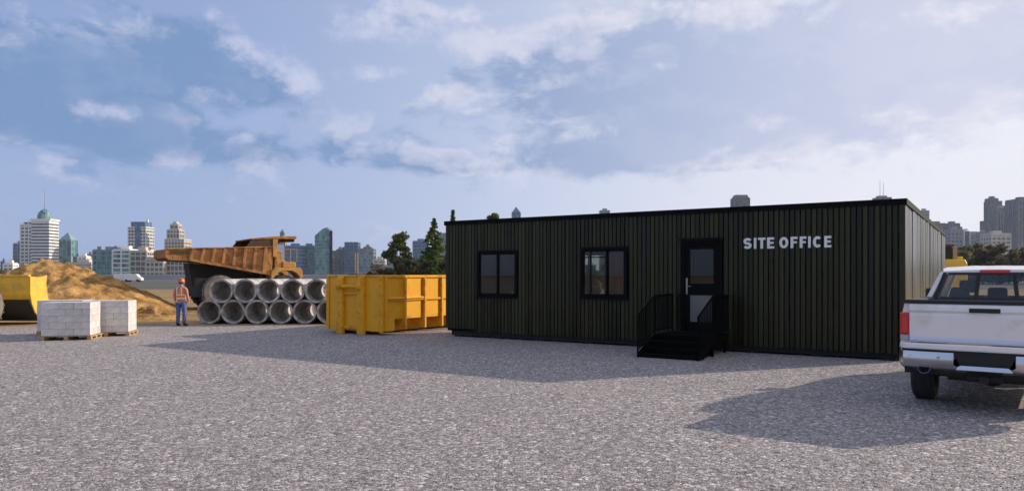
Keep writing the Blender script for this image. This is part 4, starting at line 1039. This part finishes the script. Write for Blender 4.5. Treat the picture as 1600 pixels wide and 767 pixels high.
MB().lathe([(0, -.03), (.09, -.03), (.093, .02), (.08, .05), (0, .05)], (0, .012, 1.575), 'z', 20).build('hair', 'boot', wk, smooth=True)

# ------------------------------------------------------------------ YELLOW EXCAVATOR behind the office
ex = thing('excavator', 'yellow excavator with a dark cab just showing past the rear corner of the office', 'excavator', (GX(1497, 46), 47.2, 0), 0)
MB().prism([(-3.0, 1.0), (.45, 1.0), (.62, 1.5), (.60, 2.6), (.45, 2.85), (-3.0, 2.85)], -1.2, 1.2, 'y').build('house', 'loader_yellow', ex, bevel=.06)
MB().box(-2.1, -.32, -1.15, -.1, 2.851, 3.62).build('cab', 'chassis_black', ex, bevel=.03); MB().box(-2.2, -.22, -1.2, -.05, 3.63, 3.78).build('cab_roof', 'crane_paint', ex, bevel=.02)
MB().box(-.29, -.02, -1.16, -.9, 2.851, 3.55).build('cab_post', 'pallet_wood', ex)
MB().box(-.05, .12, -.8, -.6, 2.851, 3.2).build('work_lamp', 'wall_white', ex, bevel=.02)
MB().box(.2, .5, -.9, .9, 2.851, 3.02).build('engine_cover', 'loader_yellow', ex, bevel=.03)
for y_ in (-1.25, .75): MB().prism([(-3.2, .4), (-2.9, 0.01), (.4, 0.01), (.8, .4), (.4, .95), (-2.9, .95)], y_, y_ + .5, 'y').build('track', 'chassis_black', ex, bevel=.05)
MB().prism([(-2.9, 1.9), (-4.6, 3.0), (-5.6, 3.1), (-6.6, 1.6), (-6.3, 1.5), (-5.4, 2.75), (-4.6, 2.65), (-3.0, 1.5)], .1, .5, 'y').build('boom', 'loader_yellow', ex, bevel=.03)
MB().prism([(-6.7, 1.6), (-6.2, 1.6), (-6.0, .8), (-6.6, .3), (-7.2, .6)], -.2, .8, 'y').build('bucket', 'crane_paint', ex, bevel=.03)

# ------------------------------------------------------------------ TREES
def leafcloud(name, centres, m_, size, parent, flatten=.6):
    """centres: (n,3) numpy points -> one small leaf-clump quad at each"""
    n = len(centres); a = rng.normal(size=(n, 3)); a[:, 2] *= flatten; a /= np.linalg.norm(a, axis=1)[:, None]
    b = np.cross(a, rng.normal(size=(n, 3))); b /= np.linalg.norm(b, axis=1)[:, None]
    s = size * (.55 + .9 * rng.random((n, 1)))
    V = np.stack([centres - a * s - b * s * .45, centres + a * s * .2 - b * s * .6, centres + a * s, centres + b * s * .6], 1).reshape(-1, 3)
    Fq = (np.arange(n)[:, None] * 4 + np.arange(4)[None]).tolist()
    me = bpy.data.meshes.new(name); me.from_pydata(V.tolist(), [], Fq); me.materials.append(MATS[m_])
    return ob(name, me, parent)
def conifer(x, y, h, rad, lab, dens=1.0, group=None, m_='needles'):
    t = thing('conifer_tree', lab, 'tree', (x, y, 0), random.uniform(0, 6), group)
    MB().tube([(0, 0, 0), (0.02 * h, 0, h * .5), (0, 0, h * .98)], [h * .022, h * .012, h * .003], 7).build('trunk', 'trunk', t)
    C = []
    nl = int(h * 4.2)
    for k in range(nl):
        f = (k + .5) / nl; z = h * (.06 + .93 * f); r = rad * (1 - f) ** 1.05 * (.75 + .5 * random.random()) + .04
        nbr = int(9 * (1 - f * .5))
        for q in range(nbr):
            a = random.uniform(0, 2 * PI); rr_ = r * random.uniform(.65, 1.12); m2 = int((16 + 34 * rr_ / rad) * dens)
            tt = rng.random(m2) ** .6; wv = (rng.normal(size=(m2, 3)) * np.array([.055, .055, .04]) * rad * (.6 + .6 * tt[:, None]) * (1.08 - f) ** .7)
            dr_ = np.stack([np.cos(a) * rr_ * tt, np.sin(a) * rr_ * tt, z - .16 * rr_ * tt + .10 * rr_ * tt ** 3], 1); C.append(dr_ + wv)
    leafcloud('crown', np.concatenate(C), m_, .034 * h * .5 + .03, t, .5)
    return t
def broadleaf(x, y, h, rad, lab, m_='leaves', n_clump=26, per=170, group=None, z0=.22, size=.13, name='tree', cat='tree'):
    t = thing(name, lab, cat, (x, y, 0), random.uniform(0, 6), group)
    tr_ = MB().tube([(0, 0, 0), (.02 * h, .01 * h, h * .35), (0, 0, h * .8)], [h * .025, h * .018, h * .005], 7); C = []
    for k in range(n_clump):
        f = random.random(); z = h * (z0 + (1 - z0) * f * .93); a = random.uniform(0, 2 * PI)
        prof_ = math.sin(PI * min(1, (.12 + .88 * f)) ** .8) ** .7 if f < .95 else .25
        r = rad * prof_ * random.uniform(.25, .95); c = np.array([math.cos(a) * r, math.sin(a) * r, z]); cr = rad * random.uniform(.16, .34)
        tr_.tube([(0, 0, max(.1 * h, z - r * .7)), (c[0] * .5, c[1] * .5, z - r * .3), tuple(c)], [h * .008, h * .005, h * .002], 5)
        v = rng.normal(size=(per, 3)); v /= np.linalg.norm(v, axis=1)[:, None]; v *= (rng.random((per, 1)) ** .45) * cr; v[:, 2] *= .75; C.append(v + c)
    tr_.build('trunk', 'trunk', t); leafcloud('crown', np.concatenate(C), m_, size, t); return t
TY = 88
HZh = lambda py, Yd: H + (HZ - py) / F * Yd
conifer(GX(678, TY), TY, HZh(340, TY), 3.3, 'tall dark spruce rising just left of the office corner', 1.0)
broadleaf(GX(625, TY), TY, HZh(360, TY), 2.3, 'open crowned pine with gaps of sky, behind the yellow skip', 'leaves', 34, 170, z0=.15, size=.17)
conifer(GX(708, TY + 4), TY + 4, HZh(327, TY + 4), 1.7, 'slim conifer tip showing above the left end of the office roof')
broadleaf(GX(769, TY + 6), TY + 6, HZh(327, TY + 6), 1.9, 'rounded treetop showing above the office roof, right of the conifer tip', 'needles', 26, 170, size=.16)
for k, (px, py, r_, lb) in enumerate(((596, 412, 1.7, 'low scrubby bush left of the open crowned pine'), (640, 400, 1.9, 'grey green bush between the pine and the tall spruce'), (662, 404, 1.6, 'dark bush at the left foot of the tall spruce'), (697, 396, 2.0, 'bushy sapling at the right foot of the tall spruce'), (613, 405, 1.6, 'thin scrub bush in front of the open crowned pine'))):
    broadleaf(GX(px, TY - 6), TY - 6 + k * .7, HZh(py, TY - 6), r_, lb, 'scrub', 14, 150, z0=.05, size=.15, name='bush', cat='bush')
broadleaf(GX(960, 70), 70, 3.4, 1.9, 'leafy tree seen only through the office window', 'leaves', 22, 160, size=.18)
broadleaf(GX(921, 60), 60, 2.7, 1.5, 'second leafy tree beyond the office, seen through its glass', 'leaves', 22, 160, size=.18)
# belt of brownish trees on the right
proto = None
for k in range(11):
    px = 1496 + k * 13.5; Yd = 150 + (k * 37 % 5) * 6
    top = 389 - 9 * math.sin(k * .5) + random.uniform(-4, 4)
    lab = ('olive brown tree beside the excavator at the left end of the belt', 'olive brown tree right of the excavator, in front of the low grey towers', 'rounded brown tree under the dark grey tower', 'brown tree between the dark tower and the pale ribbed tower', 'tall olive tree below the pale ribbed tower', 'brown tree in the gap before the big slab tower', 'olive tree at the foot of the big slab tower')
    t = broadleaf(GX(px, Yd), Yd, HZh(top, Yd), 4.4, lab[k] if k < 7 else 'brown tree directly below the big slab tower at the right edge', 'autumn', 18, 110, z0=.08, size=.42, group='belt of brownish trees on the right') if k < 8 else copy_tree(t)
    if k >= 8: t['label'] = ('short brown tree behind the pickup cab, right of the pale ribbed tower', 'olive tree behind the pickup at the right picture edge', 'brown tree just outside the right picture edge')[k - 8]
    if k >= 8: t.location = (GX(px, Yd), Yd, 0); t.rotation_euler = (0, 0, k)
# far scrub and groves that hide the feet of the city
def grove(name, px0, px1, Yd, h, lab, m_='scrub', n=3800, size=.9):
    x = rng.uniform(GX(px0, Yd), GX(px1, Yd), n); y = rng.uniform(Yd - 10, Yd + 10, n)
    hh = np.array([h * (.55 + .6 * noise.noise(Vector((a * .06, 3.3, 0))) + .35 * noise.noise(Vector((a * .25, 8.3, 0)))) for a in x])
    z = rng.random(n) ** .8 * np.maximum(hh, .5)
    o = leafcloud(name, np.stack([x, y, z], 1), m_, size, None); tag(o, lab, 'trees', kind='stuff')
grove('far_grove', 585, 900, 300, 7.0, 'far belt of scrub at the foot of the city behind the office')
grove('far_grove', 1380, 1800, 260, 9.0, 'hazy far woodland strip behind the brownish trees', 'autumn', 5000)
grove('far_grove', -150, 150, 330, 4.5, 'low distant scrub left of the soil mound')

# ------------------------------------------------------------------ CITY
def tower(lab, px0, px1, ytop, Yd, glass='glass_blue', wall='wall_grey', fh=4.0, bay=5.0, style='grid', tiers=None, depth=None, extra=None, name='tower', cat='skyscraper', ybase=None, yaw=None):
    """a real box at its distance with storeys and piers as relief"""
    xa, xb_ = GX(px0, Yd), GX(px1, Yd); W_ = xb_ - xa; D_ = depth or W_ * .9; h = HZh(ytop, Yd)
    t = thing(name, lab, cat, ((xa + xb_) / 2, Yd, 0), yaw or 0.0, 'far city skyline')
    tiers = tiers or [(-.5, .5, 0, 1.0)]
    def relief(x0_, x1_, y0_, y1_, z0_, z1_, core):
        core.box(x0_, x1_, y0_, y1_, z0_, z1_)
        if 'floors' in style or 'grid' in style:
            n_ = max(1, int((z1_ - z0_) / fh)); 
            for k in range(n_ + 1):
                z_ = z0_ + (z1_ - z0_) * k / n_; th = fh * (.45 if 'thick' in style else .28)
                if k == n_: z_ -= th
                slabs.box(x0_ - .35, x1_ + .35, y0_ - .35, y1_ + .35, z_, z_ + th)
        if 'piers' in style or 'grid' in style:
            n_ = max(1, int(round((x1_ - x0_) / bay))); pw = bay * (.28 if 'thick' in style else .15)
            for k in range(n_ + 1):
                x_ = x0_ + (x1_ - x0_) * k / n_; piers.box(x_ - pw / 2, x_ + pw / 2, y0_ - .55, y0_ + .1, z0_, z1_)
            n_ = max(1, int(round((y1_ - y0_) / bay)))
            for k in range(n_ + 1):
                y_ = y0_ + (y1_ - y0_) * k / n_
                for xx in (x0_, x1_): piers.box(xx - .55, xx + .55, y_ - pw / 2, y_ + pw / 2, z0_, z1_)
    core, slabs, piers = MB(), MB(), MB()
    for (a, b, f0, f1) in tiers: relief(a * W_, b * W_, -D_ / 2 * (b - a), D_ / 2 * (b - a), h * f0, h * f1, core)
    core.build('glazed_core', glass, t)
    if slabs.v: o = slabs.build('floor_bands', wall, t); o['kind'] = 'stuff'
    if piers.v: o = piers.build('piers', wall, t); o['kind'] = 'stuff'
    cap = MB(); a, b, f0, f1 = tiers[-1]; cw = (b - a) * W_; cm = (a + b) / 2 * W_
    if extra != 'none': cap.box(cm - cw * .5, cm + cw * .5, -D_ * (b - a) / 2, D_ * (b - a) / 2, h * f1, h * f1 + .8); cap.box(cm - cw * .22, cm + cw * .25, -D_ * .15, D_ * .15, h * f1 + .8, h * f1 + 3.4); cap.build('roof_plant', wall, t)
    return t, W_, D_, h
CY = 900
sc_ = CY / F
# --- left group
tower('pale low office block at the far left edge of the skyline', -40, 4, 412, 820, 'glass_blue', 'wall_blue', style='grid')
tower('small dark blue block at the left edge beside the white low one', 3, 9, 409, 780, 'glass_blue', 'wall_blue', style='floors')
tower('low white apartment block above the yellow bucket', 10, 24, 412, 760, 'window_shade', 'wall_white', style='grid thick', name='building', cat='building')
tower('narrow grey tower left of the white residential towers', 25, 38, 381, 900, 'glass_grey', 'wall_grey', style='grid')
tower('white residential tower, shorter partner left of the domed tower', 38, 57, 348, 880, 'window_shade', 'wall_white', style='grid thick', tiers=[(-.5, .5, 0, .97), (-.3, .4, .97, 1)])
t, W_, D_, h = tower('white tower with banded storeys, glass dome and a tall spire', 57, 84, 345, 860, 'window_shade', 'wall_white', 3.6, style='floors thick', extra='none')
MB().box(-W_ * .56, W_ * .58, -D_ * .52, D_ * .52, h, h + 1.6).build('cornice', 'wall_white', t)
MB().lathe([(0, h + 1.6), (W_ * .38, h + 1.6), (W_ * .38, h + 5), (W_ * .33, h + 8.5), (W_ * .22, h + 11.5), (W_ * .08, h + 13.3), (0, h + 13.5)], (-.5, 0, 0), 'z', 20).build('dome', 'glass_teal', t)
MB().tube([(-.5, 0, h + 13), (-.5, 0, h + 24), (-.5, 0, h + 37)], [.5, .3, .12], 6).build('spire', 'mast', t)
t, W_, D_, h = tower('green glass tower with a pyramid top', 97, 116, 375, 900, 'glass_teal', 'wall_teal', style='piers', extra='none')
MB().loft([[(-W_ / 2, -D_ / 2, h), (W_ / 2, -D_ / 2, h), (W_ / 2, D_ / 2, h), (-W_ / 2, D_ / 2, h)], [(-.3, -.3, h + 9), (.3, -.3, h + 9), (.3, .3, h + 9), (-.3, .3, h + 9)]]).build('pyramid_roof', 'wall_teal', t)
tower('low grey block just right of the pyramid tower', 117, 126, 401, 850, 'window_shade', 'wall_grey', style='grid', name='building', cat='building')
tower('low pale block topped with a cream roof, behind the mound', 125, 138, 401, 830, 'window_shade', 'wall_white', style='grid thick', name='building', cat='building')
tower('low dark roofed block left of the teal glass building', 137, 146, 398, 860, 'window_shade', 'wall_grey', style='grid', name='building', cat='building')
tower('long low pale block at the foot of the mound skyline', 112, 152, 411, 700, 'glass_teal', 'wall_beige', style='floors thick', name='building', cat='building', depth=20)
tower('blue grey end wing of the teal glass building', 149, 163, 391, 640, 'glass_blue', 'wall_grey', style='grid', name='building', cat='building')
tower('broad teal glass building with white grid, left half', 160, 185, 392, 600, 'glass_teal', 'wall_teal', 3.6, 4.5, style='grid', name='building', cat='building', depth=16)
t, W_, D_, h = tower('broad teal glass building with white grid, right half', 184.5, 211, 391, 590, 'glass_teal', 'wall_white', 3.6, 6.5, style='grid', name='building', cat='building', depth=16)
MB().prism([(-W_ * .9, h), (-W_ * .25, h), (-W_ * .55, h + 3.6)], -3, 3, 'y').build('gable', 'wall_blue', t)
t, W_, D_, h = tower('cream tower with a blue glass strip and blue crown', 206.5, 234, 355, 900, 'window_shade', 'wall_white', 3.8, 3.6, style='piers floors', extra='none')
MB().box(-W_ * .08, W_ * .2, -D_ * .56, -D_ * .5, 0, h + .5).build('glass_strip', 'glass_blue', t); MB().box(-W_ * .36, W_ * .42, -D_ * .45, D_ * .45, h, h + 6).build('crown', 'glass_blue', t)
MB().box(W_ * .30, W_ * .42, -1, 1, h + 6, h + 9).build('vent', 'wall_white', t)
tower('stepped beige tower with narrow top, above the dump truck tail', 264, 293, 351, 900, 'window_shade', 'wall_beige', 3.8, 3.8, style='grid thick', tiers=[(-.5, .5, 0, .72), (-.46, .18, .72, .90), (-.34, .08, .90, 1.0)])
tower('wide beige slab block left of the worker, under the truck tail', 211, 236, 393, 560, 'window_shade', 'wall_beige', 3.6, 3.6, style='grid', name='building', cat='building', depth=14)
tower('beige block with small windows under the dump truck bed', 235.5, 262, 404, 540, 'window_shade', 'wall_beige', 3.4, 3.0, style='grid thick', name='building', cat='building', depth=14)
tower('low beige block right behind the dump truck rear', 261.5, 310, 407, 545, 'window_shade', 'wall_beige', 3.4, 3.0, style='grid', name='building', cat='building', depth=14)
# --- centre group
tower('grey green slim tower rising above the truck cab', 436, 447, 363, 950, 'glass_teal', 'wall_teal', style='floors', tiers=[(-.5, .5, 0, .9), (-.3, .3, .9, 1)])
tower('blue glass block with dark crown right of the truck cab', 448, 474, 385, 850, 'glass_blue', 'wall_blue', style='floors')
tower('teal glass block left of the curved tower', 472.5, 494, 385, 870, 'glass_teal', 'wall_blue', style='grid')
# tower with a sail-shaped top
Yd = 860; xa, xb_ = GX(494.5, Yd), GX(517, Yd); W_ = xb_ - xa; h0 = HZh(369, Yd); h1 = HZh(356, Yd)
t = thing('tower', 'tall green glass tower with a curved sail shaped top', 'skyscraper', ((xa + xb_) / 2, Yd, 0), 0, 'far city skyline')
prof_ = [(-W_ / 2, 0), (W_ / 2, 0), (W_ / 2, h1 - 3), (W_ * .42, h1 - .6), (W_ * .3, h1), (W_ * .1, h1 - 1.2), (-W_ * .12, h1 - 3.8), (-W_ * .32, h1 - 7), (-W_ / 2, h0)]
MB().prism(prof_, -W_ * .45, W_ * .45, 'y').build('glazed_core', 'glass_teal', t)
fl = MB()
for k in range(int(h0 / 3.8)): fl.box(-W_ / 2 - .2, W_ * .33, -W_ * .45 - .3, -W_ * .45 + .3, k * 3.8, k * 3.8 + .9)
o = fl.build('floor_bands', 'wall_teal', t); o['kind'] = 'stuff'
MB().box(W_ * .36, W_ * .5, -W_ * .47, W_ * .47, 0, h1 - 3.2).build('side_fin', 'glass_blue', t)
tower('short grey block right of the curved tower', 517, 523, 402, 880, 'glass_grey', 'wall_grey', style='floors', name='building', cat='building')
tower('grey green tower left of the square blue tower', 521, 536, 390, 900, 'glass_grey', 'wall_grey', style='piers', tiers=[(-.5, .5, 0, .96), (-.1, .5, .96, 1)])
tower('square blue grey tower, tallest of its cluster above the skip', 535.5, 563, 378.5, 890, 'glass_blue', 'wall_blue', style='grid', tiers=[(-.5, -.3, 0, .86), (-.3, .42, 0, 1.0)], extra='none')
tower('teal grey block right of the square blue tower', 562.5, 585, 386.5, 880, 'glass_teal', 'wall_grey', style='grid', tiers=[(-.5, .5, 0, .96), (-.2, .3, .96, 1.0)])
tower('low cream block left of the pines', 585, 602, 406, 800, 'window_shade', 'wall_beige', style='grid thick', name='building', cat='building')
tower('small blue block peeping out left of the pines', 597, 613, 399, 950, 'glass_blue', 'wall_blue', style='floors', name='building', cat='building')
tower('dark blue block between the pine and the spruce', 646.5, 668, 377.5, 900, 'glass_blue', 'wall_blue', style='grid')
tower('grey block behind the office corner beside the spruce', 686, 730, 366, 900, 'glass_grey', 'wall_grey', style='grid')
# slender jib crane over the skip
cr_ = thing('tower_crane', 'orange tower crane mast in front of the square blue tower', 'crane', (GX(557, 500), 500, 0)); mb = MB()
for dx_ in (-.8, .8):
    for dy_ in (-.8, .8): mb.tube([(dx_, dy_, 0), (dx_, dy_, 17)], .16, 4)
for k in range(11): mb.tube([(-.8, -.8, k * 1.5), (.8, -.8, k * 1.5 + 1.5)], .12, 4)
mb.build('mast', 'haul_yellow', cr_); MB().box(-1.2, 1.2, -1.2, 1.2, 0, 3).build('base', 'crane_paint', cr_)
# --- above the office roof
t, W_, D_, h = tower('blue spired tower top just above the office roof', 800, 813, 332, 950, 'glass_blue', 'wall_blue', style='piers', extra='none')
MB().loft([[(-W_ / 2, -3, h), (W_ / 2, -3, h), (W_ / 2, 3, h), (-W_ / 2, 3, h)], [(-.4, -.3, h + 7), (.2, -.3, h + 7), (.2, .3, h + 7), (-.4, .3, h + 7)]]).build('spire', 'wall_blue', t)
t, W_, D_, h = tower('blue grey tower with rounded shoulders above the office roof', 1145, 1168, 310, 950, 'glass_dark', 'wall_darkgrey', style='piers', extra='none')
MB().loft([[(-W_ / 2, -6, h), (W_ / 2, -6, h), (W_ / 2, 6, h), (-W_ / 2, 6, h)], [(-W_ * .38, -5, h + 4), (W_ * .4, -5, h + 4), (W_ * .4, 5, h + 4), (-W_ * .38, 5, h + 4)]]).build('crown', 'wall_darkgrey', t)
t, W_, D_, h = tower('dark tower with twin antenna masts behind the office roof corner', 1368, 1388, 309, 1000, 'glass_dark', 'wall_darkgrey', style='piers', extra='none')
for dx_, hh in ((-2.6, 24), (2.0, 20)): MB().tube([(dx_, 0, h), (dx_, 0, h + hh)], [.35, .2], 5).build('antenna', 'mast', t)
MB().box(-6, 5, -4, 4, h, h + 2.4).build('roof_plant', 'wall_grey', t)
tower('flat low rooftop peeping over the middle of the office roof', 937, 952, 330, 980, 'glass_grey', 'wall_grey', style='floors')
# --- right group
tower('slim grey tower peeping over the sloping side roof edge', 1437, 1449, 330, 1000, 'glass_grey', 'wall_grey', style='floors')
tower('dark block behind the far end of the side roof edge', 1452, 1472, 350, 980, 'glass_dark', 'wall_darkgrey', style='grid')
tower('dark domed tower right beside the rear corner of the office', 1476, 1497, 350, 1000, 'glass_dark', 'wall_darkgrey', style='grid', tiers=[(-.5, .5, 0, .94), (-.4, .4, .94, 1.0)])
tower('pale block in front of the dark domed tower', 1481, 1499, 359, 860, 'window_shade', 'wall_grey', style='grid thick')
tower('pale grey ribbed block next to the dark domed tower', 1498, 1513, 359, 900, 'window_shade', 'wall_white', style='piers', tiers=[(-.5, -.1, 0, 1), (-.1, .5, 0, .96)])
tower('mid grey square block above the brownish trees', 1513, 1530, 366, 930, 'glass_grey', 'wall_grey', style='floors')
tower('low pale block left of the dark stepped tower', 1529, 1541, 363, 900, 'window_shade', 'wall_grey', style='grid thick')
tower('tall dark grey stepped tower, highest on the right', 1538, 1560, 311, 980, 'glass_dark', 'wall_darkgrey', style='piers', tiers=[(-.5, .5, 0, .72), (-.28, .5, .72, .97), (-.28, .3, .97, 1.0)])
tower('pale ribbed tower in front of the dark stepped tower', 1552, 1574, 326, 860, 'window_shade', 'wall_grey', 4.0, 3.6, style='piers', tiers=[(-.5, .5, 0, .96), (-.4, .5, .96, 1)])
tower('low pale terraced block at the foot of the ribbed tower', 1541, 1570, 366, 780, 'window_shade', 'wall_beige', style='grid thick')
tower('broad grey blue slab tower cut by the right edge', 1580.5, 1612, 313, 820, 'glass_grey', 'wall_darkgrey', 4.0, 3.4, style='piers')
tower('grey office slab beyond the right edge of the photograph', 1620, 1660, 345, 850, 'glass_grey', 'wall_grey', style='grid')
# low roofs along the horizon behind trucks
for (a, b, yt, Yd, wl_, lb) in ((310, 350, 412, 600, 'wall_grey', 'long grey low building behind the dump truck wheels'), (352, 436, 410, 620, 'wall_beige', 'long beige low building hidden behind the dump bed'), (600, 640, 416, 640, 'wall_grey', 'low grey warehouse behind the pine bushes'), (640, 720, 414, 650, 'wall_darkgrey', 'low dark warehouse behind the spruce')):
    tower(lb, a, b, yt, Yd, 'window_shade', wl_, 3.5, 5, style='grid', name='building', cat='building', depth=14)
# grey parapet strip / embankment before the city on the left
MB().prism([(-6, 0), (-2, 2.0), (3, 2.2), (8, 0)], GX(60, 330), GX(330, 330) + 60, 'x').build('embankment', 'wall_darkgrey', None, loc=(0, 330, 0))
bpy.data.objects['embankment']['kind'] = 'structure'
# parked vans and site cabins, tiny, at the far edge of the field
for k, (px, lb) in enumerate(((193, 'small white van left of the two parked by the glass building'), (208, 'small white van parked right, before the beige slab block'))):
    v = thing('parked_van', lb, 'van', (GX(px, 210), 210, 0), R(8), 'far parked white vans')
    MB().prism([(-2.4, .4), (-2.4, 2.2), (1.2, 2.2), (1.9, 1.3), (2.5, 1.1), (2.5, .4)], -1, 1, 'y').build('body', 'wall_white', v, bevel=.1)
    for x_ in (-1.5, 1.5): MB().lathe([(0, -1.02), (.36, -1.02), (.36, 1.02), (0, 1.02)], (x_, 0, .36), 'y', 12).build('wheel', 'tyre', v)
    MB().prism([(1.15, 1.4), (1.25, 2.0), (1.3, 2.0), (1.86, 1.35)], -.9, .9, 'y').build('windscreen', 'car_glass', v)

# ------------------------------------------------------------------ HAZE
hz = MB().box(-1600, 1600, -60, 1300, -1.5, 175).build('haze', 'wall_white')
hm = bpy.data.materials.new('haze'); hm.use_nodes = True; hn = hm.node_tree; hn.nodes.clear()
ho = hn.nodes.new('ShaderNodeOutputMaterial'); hv = hn.nodes.new('ShaderNodeVolumePrincipled'); hv.inputs['Density'].default_value = .00010
hv.inputs['Color'].default_value = (.80, .87, 1.0, 1); hv.inputs['Anisotropy'].default_value = .2
hn.links.new(hv.outputs[0], ho.inputs['Volume']); hz.data.materials[0] = hm; tag(hz, 'pale blue haze in the air over the yard and city', 'haze', kind='stuff')
sc.cycles.volume_bounces = 0; sc.cycles.max_bounces = 6; sc.cycles.transparent_max_bounces = 12
